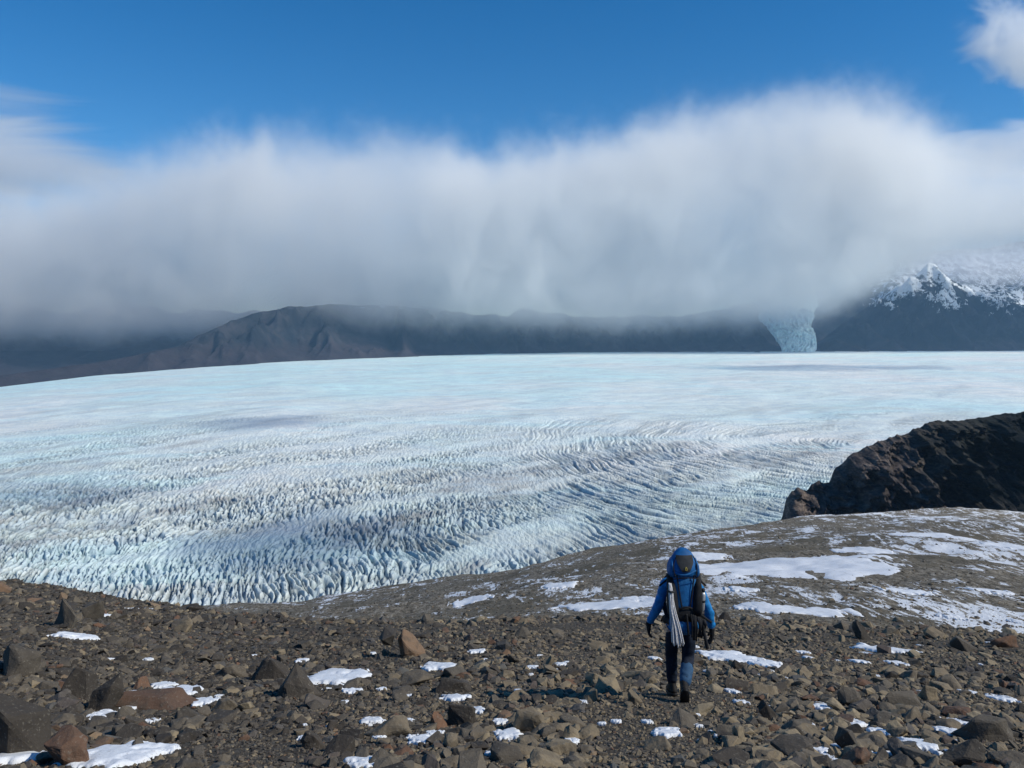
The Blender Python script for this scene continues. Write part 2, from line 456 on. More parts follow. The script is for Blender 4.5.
# ------------------------------------------------------------------ the mountains beyond the ice, mostly under cloud
_mx = np.array([-500, -150, 0, 100, 178, 215, 260, 330, 400, 470, 560, 650, 720, 757, 770, 800, 822, 850, 880, 905, 928, 950, 975, 1000, 1024, 1200, 1600])
_my = np.array([400, 390, 376, 362, 347, 328, 311, 304, 306, 314, 318, 316, 318, 328, 344, 352, 340, 318, 300, 283, 262, 277, 292, 300, 306, 295, 280])
def build_mountains():
    nu, nv = 900, 300
    uu = np.linspace(-1.05, 1.05, nu); pxs = 512 + F * uu
    vv = np.linspace(0, 1, nv)
    VV, UU = np.meshgrid(vv, uu, indexing='ij'); PX = 512 + F * UU
    Yb = np.interp(PX, _gx, _gY) * 0.985                       # foot of the slope at the ice edge
    zb = -Yb * T(np.interp(PX, _gx, _gy)) - 14
    Yc = Yb + (400 + 1100 * sstep(150, 260, PX)) * (1 + 0.3 * noise2(UU * 3, 0.5, 141))
    tc = T(np.interp(PX, _mx, _my)); zc = -Yc * tc
    vf = 0.7
    a = np.clip(VV / vf, 0, 1); b = np.clip((VV - vf) / (1 - vf), 0, 1)
    Y = np.where(VV < vf, Yb + (Yc - Yb) * a, Yc + 3500 * b)
    z = np.where(VV < vf, zb + (zc - zb) * a ** 1.15, zc + (-480 - zc) * b)
    x = UU * Y
    amp = np.clip((zc - zb) * 0.34, 0, 150 + 130 * sstep(800, 880, PX))
    rg = ridged(x * 0.0024 + 0.3 * a, Y * 0.0008, 7, 151, 2.07, 0.58)
    w = np.sin(a * np.pi) ** 0.8 * (VV < vf) + 0.12 * a
    z = z + (rg - 0.42) * amp * w * 1.6
    snow = sstep(240, 700, z + 420 * (rg - 0.42)) * 0.40 + 0.29 * sstep(820, 900, PX) * sstep(20, 420, z + 420 * (rg - 0.42))
    hump = np.exp(-((PX - 375) / 60) ** 2) * sstep(130, 330, z)
    snow = np.clip(snow + 0.6 * hump, 0, 1) * sstep(60, 200, z)
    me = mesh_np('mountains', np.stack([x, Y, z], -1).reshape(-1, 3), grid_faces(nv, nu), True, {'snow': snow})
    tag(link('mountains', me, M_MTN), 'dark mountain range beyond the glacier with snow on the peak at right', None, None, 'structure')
    # a farther, darker range closing the valley at the left
    vv = np.linspace(0, 1, 90); uu = np.linspace(U(-900), U(760), 420)
    VV, UU = np.meshgrid(vv, uu, indexing='ij'); PX = 512 + F * UU
    zc = -12000 * T(306 + 14 * sstep(250, 600, PX) + 20 * noise2(PX / 90, 3.3, 163) + 6 * noise2(PX / 25, 3.3, 165))
    Y = np.where(VV < .6, 7000 + 5000 * VV / .6, 12000 + 2500 * (VV - .6) / .4)
    z = np.where(VV < .6, -560 + (zc + 560) * VV / .6, zc + (-480 - zc) * (VV - .6) / .4)
    z = z + (ridged(UU * 9, Y * 0.001, 5, 167) - 0.4) * 200 * np.sin(np.clip(VV / .6, 0, 1) * np.pi)
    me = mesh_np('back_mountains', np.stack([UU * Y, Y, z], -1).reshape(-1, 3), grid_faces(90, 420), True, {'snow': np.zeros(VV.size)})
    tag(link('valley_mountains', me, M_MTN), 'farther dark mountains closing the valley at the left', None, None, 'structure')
    # second range, whiter, behind the peak
    pk = np.array([540, 700, 780, 840, 880, 905, 930, 960, 985, 1005, 1024, 1060, 1200, 1500]); py = np.array([340, 312, 296, 286, 262, 250, 250, 250, 246, 242, 238, 230, 222, 230])
    vv = np.linspace(0, 1, 150); uu = np.linspace(U(540), U(1500), 440)
    VV, UU = np.meshgrid(vv, uu, indexing='ij'); PX = 512 + F * UU
    Yc = 12500.0; zc = -Yc * T(np.interp(PX, pk, py))
    Y = np.where(VV < .6, 10800 + 1700 * VV / .6, 12500 + 2500 * (VV - .6) / .4)
    z = np.where(VV < .6, -300 + (zc + 300) * VV / .6, zc + (-480 - zc) * (VV - .6) / .4)
    rg = ridged(UU * 9, Y * 0.001, 5, 171)
    z = z + (rg - 0.4) * 260 * (0.3 + np.sin(np.clip(VV / .6, 0, 1) * np.pi)) * (VV > 0.05)
    me = mesh_np('far_mountains', np.stack([UU * Y, Y, z], -1).reshape(-1, 3), grid_faces(150, 440), True, {'snow': 0.08 + 0.44 * sstep(830, 900, PX)})
    tag(link('snowy_mountains', me, M_MTN), 'snow covered mountains behind the dark peak', None, None, 'structure')
    # side glacier tumbling down the gap in the range
    nv, nu = 160, 90
    vv = np.linspace(0, 1, nv); ss = np.linspace(-1, 1, nu)
    VV, SS = np.meshgrid(vv, ss, indexing='ij')
    pc = 797 - 14 * VV + 3 * np.sin(VV * 9); half = 15 + 17 * VV ** 0.8 + 3 * noise2(VV * 6, SS * 2, 181)
    PX = pc + half * SS
    Y = 8560 + 2100 * VV; t = T(353.5 - 62 * VV ** 0.9)
    z = -Y * t + 20 * (1 - SS ** 2) - 30 * (np.abs(SS) > 0.97)
    n = ridged(SS * 5, VV * 16, 4, 191)
    z = z + 30 * (n - .5)
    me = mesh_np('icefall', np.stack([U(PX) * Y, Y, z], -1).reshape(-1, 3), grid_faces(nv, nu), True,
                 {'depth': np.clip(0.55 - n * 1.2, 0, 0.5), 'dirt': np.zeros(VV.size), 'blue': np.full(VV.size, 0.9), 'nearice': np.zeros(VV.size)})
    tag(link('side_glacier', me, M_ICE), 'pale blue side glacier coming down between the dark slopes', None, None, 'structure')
build_mountains()
# ------------------------------------------------------------------ clouds and air: volumes
def curve(t, v, pts, lo, hi, vlo, vhi):
    """piecewise curve of v in metres over lo..hi giving metres, as a Float Curve node"""
    f = t.mapr(v, lo, hi, 0.0, 1.0, False)
    n = t.new('ShaderNodeFloatCurve')
    c = n.mapping.curves[0]
    xs = [((p[0] - lo) / (hi - lo), (p[1] - vlo) / (vhi - vlo)) for p in pts]
    while len(c.points) < len(xs): c.points.new(0.5, 0.5)
    for q, (a, b) in zip(c.points, xs): q.location = (a, b); q.handle_type = 'AUTO'
    n.mapping.update()
    t.put(n.inputs['Value'], f)
    return t.math('MULTIPLY_ADD', n.outputs[0], vhi - vlo, vlo)

YB = 8700.0
ktop = [(-420, 185), (-150, 185), (0, 188), (60, 178), (120, 165), (165, 152), (200, 144), (250, 134), (330, 128), (350, 132), (400, 130), (450, 138), (505, 146),
        (560, 140), (620, 124), (690, 110), (740, 100), (800, 94), (850, 96), (900, 116), (945, 142), (1024, 155), (1200, 160), (1450, 165)]
kbot = [(-420, 330), (0, 334), (120, 338), (200, 332), (260, 328), (330, 326), (420, 328), (520, 328), (620, 330), (700, 326), (780, 322), (840, 302), (890, 276), (930, 258), (1024, 250), (1200, 250), (1450, 250)]
def prof(pts, x):
    p = np.array(pts, float); return -YB * T(np.interp(512 + F * x / YB, p[:, 0], p[:, 1]))

def vol_mat(name, build):
    m = bpy.data.materials.new(name); m.use_nodes = True
    t = NT(m)
    t.n.remove(t.n['Principled BSDF'])
    v = t.new('ShaderNodeVolumePrincipled')
    t.l.new(v.outputs[0], t.n['Material Output'].inputs['Volume'])
    build(m, t, v)
    return m

def outward(me):
    bm = bmesh.new(); bm.from_mesh(me); bmesh.ops.recalc_face_normals(bm, faces=bm.faces); bm.to_mesh(me); bm.free()
    return me

def cloud_bank():
    # closed hull that follows the cloud's own outline with some margin
    xs = np.linspace(U(-420) * YB, U(1450) * YB, 70)
    top = prof(ktop, xs) + 330; bot = np.maximum(prof(kbot, xs) - 300, -235)
    ring = 16; V = []
    for x, zt, zb in zip(xs, top, bot):
        c, h = (zt + zb) / 2, (zt - zb) / 2
        for k in range(ring):
            a = 2 * math.pi * k / ring
            ca, sa = math.cos(a), math.sin(a)
            q = lambda s: math.copysign(abs(s) ** 0.45, s)
            V.append((x * (1 + 0.06 * q(ca)), YB + 1400 * q(ca), c + h * q(sa)))
    Fc = []; n = len(xs)
    L = []; sz = []
    for i in range(n - 1):
        for k in range(ring):
            a, b = i * ring + k, i * ring + (k + 1) % ring
            L += [a, a + ring, b + ring, b]; sz.append(4)
    L += list(range(ring)); sz.append(ring)
    L += list(reversed(range((n - 1) * ring, n * ring))); sz.append(ring)
    me = outward(mesh_np('cloud_bank', V, (L, sz), True))
    def build(m, t, v):
        P = t.new('ShaderNodeTexCoord').outputs['Object']
        s = t.new('ShaderNodeSeparateXYZ'); t.l.new(P, s.inputs[0]); x, y, z = s.outputs
        n1 = t.noise(P, 0.0011, 2, 0.5)
        n2 = t.noise(t.mapping(P, (1.0, 1.0, 0.8)), 0.0024, 2, 0.5, 0.6)
        n3 = t.noise(P, 0.0075, 5, 0.68, 0.8)
        n4 = t.noise(t.mapping(P, (1, 1, 0.5)), 0.0006, 2, 0.5)
        d1 = t.math('MULTIPLY', t.math('SUBTRACT', n1, 0.5), 500.0)
        d2 = t.math('MULTIPLY', t.math('SUBTRACT', n2, 0.5), 900.0)
        lo, hi = U(-420) * YB, U(1450) * YB
        zt = curve(t, x, [(U(p) * YB, -YB * T(q)) for p, q in ktop], lo, hi, -500, 3000)
        zb = curve(t, x, [(U(p) * YB, -YB * T(q)) for p, q in kbot], lo, hi, -500, 3000)
        st = t.math('ADD', t.math('SUBTRACT', zt, z), t.math('ADD', d1, d2))
        st = t.mapr(st, -300.0, 720.0)
        sb = t.math('ADD', t.math('SUBTRACT', z, zb), t.math('MULTIPLY', d2, 0.45))
        sb = t.mapr(sb, -300.0, 380.0)
        dy = t.math('ABSOLUTE', t.math('SUBTRACT', y, YB))
        sd_ = t.mapr(t.math('ADD', dy, t.math('MULTIPLY', d2, 0.9)), 600.0, 1320.0, 1.0, 0.0)
        dens = t.math('MULTIPLY', t.math('MULTIPLY', st, sb), sd_)
        er = t.math('ADD', t.math('SUBTRACT', dens, 0.0), t.math('MULTIPLY', t.math('SUBTRACT', n3, 0.5), 1.0))
        dens = t.math('MULTIPLY', dens, t.mapr(er, 0.06, 0.85, 0.0, 1.0))
        dens = t.math('MULTIPLY', dens, t.mapr(n4, 0.35, 0.65, 0.55, 1.35))
        dens = t.math('MULTIPLY', dens, CLOUD_D)
        t.l.new(dens, v.inputs['Density'])
        v.inputs['Color'].default_value = (0.976, 0.972, 0.966, 1)
        v.inputs['Anisotropy'].default_value = 0.1
        m.cycles.volume_step_rate = 0.35
    m = vol_mat('cloud_vapour', build)
    tag(link('cloud_bank', me, m), 'long low bank of grey and white cloud over the far mountains', 'cloud', None, 'stuff')
CLOUD_D = 0.0022
cloud_bank()

def puff(name, label, c, r, dens_k, scale, seed, lowcut=0.0, stretch=(1, 1, 1)):
    bm = bmesh.new()
    bmesh.ops.create_icosphere(bm, subdivisions=3, radius=1.0)
    for v in bm.verts: v.co = Vector((v.co.x * r[0], v.co.y * r[1], v.co.z * r[2]))
    me = bpy.data.meshes.new(name); bm.to_mesh(me); bm.free()
    def build(m, t, v):
        P = t.new('ShaderNodeTexCoord').outputs['Object']
        q = t.mapping(P, (1 / r[0], 1 / r[1], 1 / r[2]))
        ln = t.new('ShaderNodeVectorMath', operation='LENGTH'); t.l.new(q, ln.inputs[0])
        n = t.noise(t.mapping(P, stretch, (0, 0, 0), (seed * 1000.0, 0, 0)), scale, 4, 0.62, 0.7)
        e = t.math('SUBTRACT', t.math('ADD', n, t.math('MULTIPLY', t.math('SUBTRACT', 1.0, ln.outputs[1]), 0.55)), 0.62 + lowcut)
        d = t.math('MULTIPLY', t.mapr(e, 0.0, 0.22), dens_k)
        d = t.math('MULTIPLY', d, t.mapr(ln.outputs[1], 0.75, 0.98, 1.0, 0.0))
        t.l.new(d, v.inputs['Density'])
        v.inputs['Color'].default_value = (0.985, 0.99, 1, 1)
        v.inputs['Anisotropy'].default_value = 0.3
        m.cycles.volume_step_rate = 0.35
    o = link(name, me, vol_mat(name + '_vapour', build))
    o.location = c
    tag(o, label, 'cloud', None, 'stuff')
    return o
def at(px, py, Y): return (float(U(px)) * Y, Y, -Y * float(T(py)))
puff('cloud', 'small white cloud in the blue sky at the top right corner', at(1035, 38, 9000), (1150, 800, 850), 0.0028, 0.0018, 3, 0.05, (1, 1, 1.1))
puff('cirrus_cloud', 'thin white veil of cloud streaks high in the blue sky at left', at(-60, 150, 11000), (3300, 900, 1250), 0.0018, 0.0008, 7, -0.02, (0.35, 1, 2.6))
puff('cloud_veil', 'thin pale veil of cloud above the right end of the cloud bank', at(1000, 150, 10500), (1500, 700, 420), 0.0014, 0.0016, 5, -0.1, (0.6, 1, 2.0))

# clouds placed high out of the picture to shade the ice, spur and near slope
def over(px, py, ground, z, r, k, seed):
    Y = ground / -float(T(py)); X = float(U(px)) * Y
    d = (z - ground) / sun_dir.z
    return puff('cloud', 'small unseen cloud high above the picture, placed to shade the land below', (X + sun_dir.x * d, Y + sun_dir.y * d, z), r, k, 0.004, seed, -0.05)
over(320, 538, -350, 1480, (260, 290, 90), 0.0045, 11)
over(40, 492, -350, 1700, (330, 260, 80), 0.004, 13)
over(255, 430, -345, 1900, (330, 230, 80), 0.0035, 15)
over(1085, 450, -140, 1500, (230, 330, 90), 0.012, 17)
over(800, 372, -300, 3600, (1500, 500, 120), 0.003, 19)
over(560, 700, -8, 1400, (560, 430, 110), 0.0013, 23)  # unseen thin cloud added to dim and soften sun on the near slope

puff('cloud_veil', 'thin mist behind the snowy peak at the right', at(985, 262, 11600), (1700, 500, 420), 0.0016, 0.0014, 29, -0.16, (0.8, 1, 1.4))

def haze():
    x0, x1, y0, y1, z0, z1 = -14000, 14000, -200, 16500, -485, 1150
    v = [(x, y, z) for x in (x0, x1) for y in (y0, y1) for z in (z0, z1)]
    f = [(0, 1, 3, 2), (4, 6, 7, 5), (0, 4, 5, 1), (2, 3, 7, 6), (0, 2, 6, 4), (1, 5, 7, 3)]
    def build(m, t, v):
        v.inputs['Density'].default_value = HAZE_D
        v.inputs['Color'].default_value = (0.36, 0.64, 0.95, 1)
        v.inputs['Anisotropy'].default_value = 0.0
    tag(link('haze', outward(mesh_np('haze', v, f, False)), vol_mat('haze_air', build)), 'thin blue air haze over the valley', None, None, 'stuff')
HAZE_D = 2.1e-5
haze()
# ------------------------------------------------------------------ stones
def rock_shape(seed, npts=16, flat=0.7, block=0.0):
    """an angular broken stone: hull of random points, edges worn a little; returns V, loops, sizes"""
    r = np.random.RandomState(seed)
    p = r.normal(size=(npts, 3)); p /= np.linalg.norm(p, axis=1)[:, None]
    p *= r.uniform(0.78, 1.05, npts)[:, None]
    if block: p = np.sign(p) * np.abs(p) ** (1 - block)
    p[:, 0] *= r.uniform(0.9, 1.3); p[:, 1] *= r.uniform(0.7, 1.05); p[:, 2] *= flat * r.uniform(0.8, 1.2)
    bm = bmesh.new()
    vs = [bm.verts.new(q) for q in p]
    res = bmesh.ops.convex_hull(bm, input=vs)
    junk = [g for g in res['geom_interior'] if isinstance(g, bmesh.types.BMVert)]
    bmesh.ops.delete(bm, geom=junk, context='VERTS')
    bmesh.ops.dissolve_limit(bm, angle_limit=R(14), verts=bm.verts, edges=bm.edges)
    return bm

def bm_np(bm):
    bm.verts.index_update()
    V = np.array([v.co[:] for v in bm.verts]); L = []; sz = []
    for f in bm.faces:
        L += [v.index for v in f.verts]; sz.append(len(f.verts))
    return V, np.array(L), np.array(sz)

shapes = []
for k in range(36):
    bm = rock_shape(100 + k, 12 + k % 9, (0.36, 0.5, 0.68)[k % 3], 0.25 * (k % 2))
    bmesh.ops.triangulate(bm, faces=bm.faces)
    shapes.append(bm_np(bm)); bm.free()
fine = []
for k in range(30):
    bm = rock_shape(300 + k, 13 + k % 7, (0.34, 0.48, 0.68)[k % 3], 0.35 * (k % 2))
    bmesh.ops.bevel(bm, geom=list(bm.edges), offset=0.045, segments=1, affect='EDGES', profile=0.6)
    bmesh.ops.triangulate(bm, faces=bm.faces)
    bmesh.ops.subdivide_edges(bm, edges=[e for e in bm.edges if e.calc_length() > 0.3], cuts=2, use_grid_fill=True)
    bmesh.ops.triangulate(bm, faces=bm.faces)
    V, L, sz = bm_np(bm); bm.free()
    n = fbm(V[:, 0] * 2.2 + k, V[:, 1] * 2.2 + V[:, 2] * 1.7, 4, 200 + k)
    V = V * (1 + 0.055 * n)[:, None]
    fine.append((V, L, sz))

def rotm(yaw, tx, ty):
    return np.array(Matrix.Rotation(yaw, 3, 'Z') @ Matrix.Rotation(tx, 3, 'X') @ Matrix.Rotation(ty, 3, 'Y'))

def tint_at(x, y, r):
    """stone colour index: mostly grey-brown, more tan to the right, a few rust"""
    px = 512 + F * x / y
    w = sstep(300, 650, px)
    q = r.rand()
    if q < 0.04: return r.uniform(0.86, 0.96)
    if q < 0.12 + 0.26 * w: return r.uniform(0.62, 0.82)
    if q > 0.93: return r.uniform(0.97, 1.0)
    return np.clip(r.normal(0.30 + 0.17 * w, 0.19), 0.02, 0.72)

# snow patches of the near slope: picture centre and size of each, all on the ground
_r = np.random.RandomState(77)
tiny_snow = []
for (a0, b0, a1, b1, n_) in ((690, 640, 1015, 765, 40), (0, 630, 330, 762, 14), (340, 645, 620, 765, 22)):
    for _ in range(n_): tiny_snow.append((int(_r.uniform(a0, a1)), int(_r.uniform(b0, b1)), int(_r.uniform(4, 12)), int(_r.uniform(2, 6))))
near_snow = [(78,637,34,13),(145,610,20,8),(105,616,9,4),(40,722,20,24),(105,716,22,20),(22,757,60,24),(118,757,76,20),(165,752,20,18),(128,697,28,8),(184,692,34,9),
 (205,703,24,14),(164,686,20,6),(335,679,54,24),(352,692,18,9),(477,652,15,6),(440,668,32,9),(455,699,24,9),(476,712,18,9),(501,723,14,8),(508,736,28,9),(433,735,12,5),
 (421,741,24,8),(371,722,22,5),(370,764,42,9),(571,743,14,7),(583,703,9,6),(655,659,11,5),(560,665,11,6),(667,734,26,7),(647,723,9,8),(519,692,8,4),
 (730,658,46,9),(765,665,28,12),(803,653,12,6),(880,650,38,14),(908,652,16,10),(858,662,14,6),(895,664,16,8),(820,708,24,12),(851,724,26,6),(879,733,20,6),(809,726,12,7),
 (918,747,34,12),(947,733,20,10),(961,745,14,9),(887,755,20,9),(813,752,30,7),(868,754,14,5),(950,723,24,5),(1001,700,22,8),(968,693,14,6),(805,766,10,7),(741,703,12,4)]
near_snow += tiny_snow
far_snow = [(785,566,196,24),(868,551,60,12),(700,557,56,14),(938,536,84,9),(1008,545,52,17),(606,606,96,8),(640,600,40,5),(803,612,104,7),(752,606,42,7),(950,617,24,4),(1016,622,16,6),(985,590,46,7),(905,592,56,6),(560,585,40,4),(470,603,44,4),(742,590,30,5)]
patches = []
rs = np.random.RandomState(5)
def snow_patch(i, cx, cy, w, h, farp, label, group):
    n = 48 if not farp else 64
    a = np.linspace(-1.35, 1.35, n); b = np.linspace(-1.35, 1.35, n)
    A, B = np.meshgrid(a, b)
    c = hit(cx, cy, hi=400 if farp else 60)
    h0, h1 = hit(cx, cy + h / 2, hi=400), hit(cx, cy - h / 2, hi=400)
    if c is None or h0 is None: return
    wy = w / 2 * c[1] / F
    dyp = (h1[1] - h0[1]) / 2 if h1 else c[1] * 0.06
    dyp = min(max(dyp, 0.12), 1.6 * wy if not farp else 0.9 * wy)
    rot = rs.uniform(-0.25, 0.25)
    xx = c[0] + wy * A + dyp * 0.3 * B * math.sin(rot); yy = c[1] + dyp * B + wy * A * math.sin(rot) * 0.2
    if farp:
        k = 2.8 / wy; n1 = fbm(xx * k + i * 3.1, yy * k * 0.35 + i, 5, 400 + i, 2.1, 0.6)
    else:
        n1 = fbm(A * 1.7 + i * 3.1, B * 1.9 + i, 4, 400 + i, 2.1, 0.48)
    f = 1 - (np.abs(A) ** 2.2 + np.abs(B) ** 2.2) + (0.95 if not farp else 0.8) * n1
    th = min(0.06, 0.015 + 0.14 * min(wy, dyp)) if not farp else 0.12
    top = np.clip(f, 0, 0.7)
    z = ground_z(xx, yy) + th * (np.sign(top) * np.abs(top) ** 0.6) + (0.010 if not farp else 0.05)
    z = z - (0.55 if not farp else 0.9) * np.clip(-f, 0, 0.5)
    keep = f > -0.42
    fc = grid_faces(n, n); kf = keep.ravel()[fc].all(1); fc = fc[kf]
    if len(fc) < 3: return
    used = np.unique(fc); mp = -np.ones(n * n, int); mp[used] = np.arange(len(used))
    V = np.stack([xx, yy, z], -1).reshape(-1, 3)[used]
    org = V.mean(0); V = V - org
    me = mesh_np('snow_patch', V, mp[fc], True)
    o = link('snow_patch', me, M_SNOW); o.location = org
    tag(o, label, 'snow patch', group)
    patches.append((c[0], c[1], wy, dyp, farp))
big_lab = {(78,637):'small square snow patch high on the left part of the scree', (22,757):'snow patch filling the bottom left corner between dark boulders', (118,757):'long ragged snow patch at the bottom edge near the left corner',
 (40,722):'tall narrow snow patch wedged between dark boulders at the left edge', (105,716):'small snow patch right below a dark arched boulder at left', (335,679):'bright snow patch just right of the dark tent-shaped boulder',
 (370,764):'thin snow strip cut by the bottom edge left of centre', (765,665):'rounded snow patch closest to the right of the hiker\'s legs', (730,658):'thin snow strip touching the right side of the hiker\'s knees',
 (880,650):'broad broken snow patch just below the dark pointed rock', (918,747):'oval snow patch among dark stones near the bottom right',
 (820,708):'snow patch among dark stones below the small fan of stones right of the hiker', (205,703):'snow patch at the right end of the long rust coloured slab'}
for i, (cx, cy, w, h) in enumerate(near_snow):
    lab = big_lab.get((cx, cy)); w *= 1.15; h *= 1.15
    snow_patch(i, cx, cy, w, h, False, lab or 'small white scrap of old snow lying between the stones of the near slope', 'snow patches between the near stones')
far_lab = {(785,566):'large flat white snowfield behind the hiker\'s head, the biggest on the shoulder', (1008,545):'wide snow patch on the far shoulder cut by the right edge', (606,606):'long thin snow strip ending at the hiker\'s left arm',
 (803,612):'long slanting snow strip just above the dark pointed rock', (938,536):'thin snow streak high on the far shoulder right of the large snowfield', (868,551):'snow lobe at the right end of the large snowfield',
 (700,557):'snow patch directly above the hiker\'s backpack, left of the large snowfield', (752,606):'short snow strip just right of the hiker\'s shoulder', (640,600):'faint snow scraps left of the hiker\'s shoulder', (950,617):'small oval snow patch right of and above the dark pointed rock', (1016,622):'small snow patch at the right edge just above the near crest',
 (905,592):'streaky snow halfway down the far shoulder, above the small oval patch', (560,585):'small snow streak on the far shoulder above the long thin strip', (470,603):'leftmost snow streak on the far shoulder', (742,590):'small snow streak just below the large snowfield',
 (985,590):'streaky snow patch halfway down the far shoulder near the right edge'}
for i, (cx, cy, w, h) in enumerate(far_snow):
    lab = far_lab.get((cx, cy))
    snow_patch(300 + i, cx, cy, w, h, True, lab, 'snow streaks on the far shoulder')

# stones singled out in the photograph: centre, width, height in the picture, tint, tilt, label
H = [
 (63,614,34,26,.40,'grey tilted block near the top of the scree at left'),
 (88,610,24,16,.33,'grey brown block right behind the tilted grey block at left'),
 (77,682,40,34,.06,'black pyramid shaped boulder left of the dark arched boulder'),
 (105,694,32,32,.10,'dark arched boulder standing above a small snow patch at left'),
 (152,703,84,14,.95,'long rust coloured slab lying below the arched boulder'),
 (62,752,48,30,.93,'dark reddish block between two snow patches at bottom left'),
 (297,679,46,36,.22,'dark tent-shaped boulder beside the bright snow patch'),
 (272,668,50,26,.14,'long dark boulder leaning behind the tent-shaped boulder'),
 (230,671,36,14,.44,'flat grey slab left of the tent-shaped boulder'),
 (245,708,16,9,.76,'small tan stone right of a snow patch at lower left'),
 (222,708,28,11,.50,'flat brown stone touching the small tan stone'),
 (6,728,64,60,.12,'large dark boulder cut by the left edge'),
 (10,662,44,26,.30,'low dark boulder at the left edge halfway up the scree'),
 (409,645,28,24,.88,'orange brown boulder near the top of the scree, left of centre'),
 (388,646,28,24,.20,'dark boulder joined to the left of the orange brown boulder'),
 (389,731,50,15,.60,'long brown slab lying near the bottom, left of centre'),
 (455,687,36,11,.12,'flat black slab left of centre'),
 (462,717,32,18,.10,'dark square block among small snow patches left of centre'),
 (437,723,18,14,.90,'rust coloured block beside the dark square block'),
 (529,723,34,18,.62,'brown slab with rusty top near the bottom centre'),
 (571,735,17,12,.74,'tan cube of stone with snow at its foot, bottom centre'),
 (549,665,11,12,.70,'small upright tan stone in the middle of the scree'),
 (634,698,15,11,.58,'pale rounded stone left of the hiker\'s boots'),
 (591,697,16,10,.72,'tan flat stone left of the pale rounded stone'),
 (862,629,22,20,.08,'dark pointed rock standing up on the crest at right'),
 (965,645,26,14,.30,'dark grey block on the crest near the right edge'),
 (1009,643,30,10,.91,'rust brown slab on the crest at the right edge'),
 (993,731,66,22,.34,'wide grey slab at the right edge above the bottom corner'),
 (975,758,54,22,.24,'dark slab in the bottom right corner'),
 (849,743,24,18,.20,'dark square block near the bottom right'),
 (769,713,24,14,.08,'small black block right of the hiker\'s boots'),
 (703,712,26,9,.78,'pale tan slab on the path right of the hiker\'s boots'),
 (741,737,16,14,.76,'tan upright stone near the bottom right of the path'),
 (930,694,20,15,.74,'tan triangular stone among grey stones at right'),
 (912,702,44,14,.38,'long grey stone lying against the tan triangular stone'),
 (852,700,24,16,.33,'grey block in the middle of the right-hand stones'),
 (738,667,14,9,.10,'black stone between two snow patches right of the hiker'),
 (312,742,26,13,.18,'dark stone near the bottom left of the long brown slab'),
 (652,683,14,9,.66,'brown stone just left of the hiker\'s lower leg'),
]
hero_xy = []
stone_cands = []
def add_hero(k, px, py, w, h, tint, label):
    c = hit(px, py + h * 0.5, hi=60)
    if c is None: c = hit(px, 622)
    V, L, sz = fine[4 if k == 13 else (k * 7) % len(fine)]
    r = np.random.RandomState(900 + k)
    V = V @ rotm(r.uniform(-0.5, 0.5), r.uniform(-0.25, 0.25), r.uniform(-0.25, 0.25)).T
    W_ = w * c[1] / F; H_ = h * c[1] / F
    ext = V.max(0) - V.min(0)
    V = V * np.array([1, 1, 1.0])
    lo = (V[:, 2] - V[:, 2].min()) / (ext[2] + 1e-6)
    V[:, :2] *= (1 + 0.55 * np.clip(0.45 - lo, 0, 1) * 1.6)[:, None]      # broad at the foot, so that it sits in the rubble
    ext = V.max(0) - V.min(0)
    V = V / ext * np.array([W_, min(W_, max(H_ * 1.2, 0.5 * W_)), H_ * 1.42])
    if 'tent' in label or 'pointed' in label or 'pyramid' in label:
        zz = (V[:, 2] - V[:, 2].min()) / (H_ * 1.42)
        q = 0.4 if 'tent' in label else 0.6
        V[:, 2] *= 0.82
        V[:, 0] *= 1.1 - q * zz; V[:, 1] *= 1.1 - 0.5 * zz
    V[:, 2] += -V[:, 2].min() - 0.32 * H_
    me = mesh_np('stone', V, (L, sz), False, {'tint': np.full(len(V), tint)})
    big = w > 30
    o = link('boulder' if big else 'stone', me, M_ROCK); o.location = (c[0], c[1] + W_ * 0.2, float(ground_z(c[0], c[1] + W_ * 0.2)) + 0.02)
    tag(o, label, 'boulder' if big else 'stone', 'boulders and stones on the near slope')
    hero_xy.append((c[0], c[1] + W_ * .2, W_ * 0.55))
for k, hrow in enumerate(H): add_hero(k, *hrow)

def in_patch(x, y, farp=False, grow=1.0):
    for (cx, cy, wx, dy, fp) in patches:
        if fp == farp and ((x - cx) / (wx * grow)) ** 2 + ((y - cy) / (dy * grow)) ** 2 < 1: return True
    return False
_Yp = hit(681, 699)[1]
PERSON_XY = (float(U(681)) * _Yp, _Yp)
def gravelly(px, py):
    """places trodden to fine gravel"""
    g = max(math.exp(-(((px - 640) / 95) ** 2 + ((py - 735) / 42) ** 2) * 1.0),
            math.exp(-(((px - 260) / 120) ** 2 + ((py - 752) / 34) ** 2)),
            math.exp(-(((px - 720) / 60) ** 2 + ((py - 700) / 22) ** 2)) * 0.8,
            math.exp(-(((px - 480) / 90) ** 2 + ((py - 775) / 22) ** 2)) * 0.8)
    return g

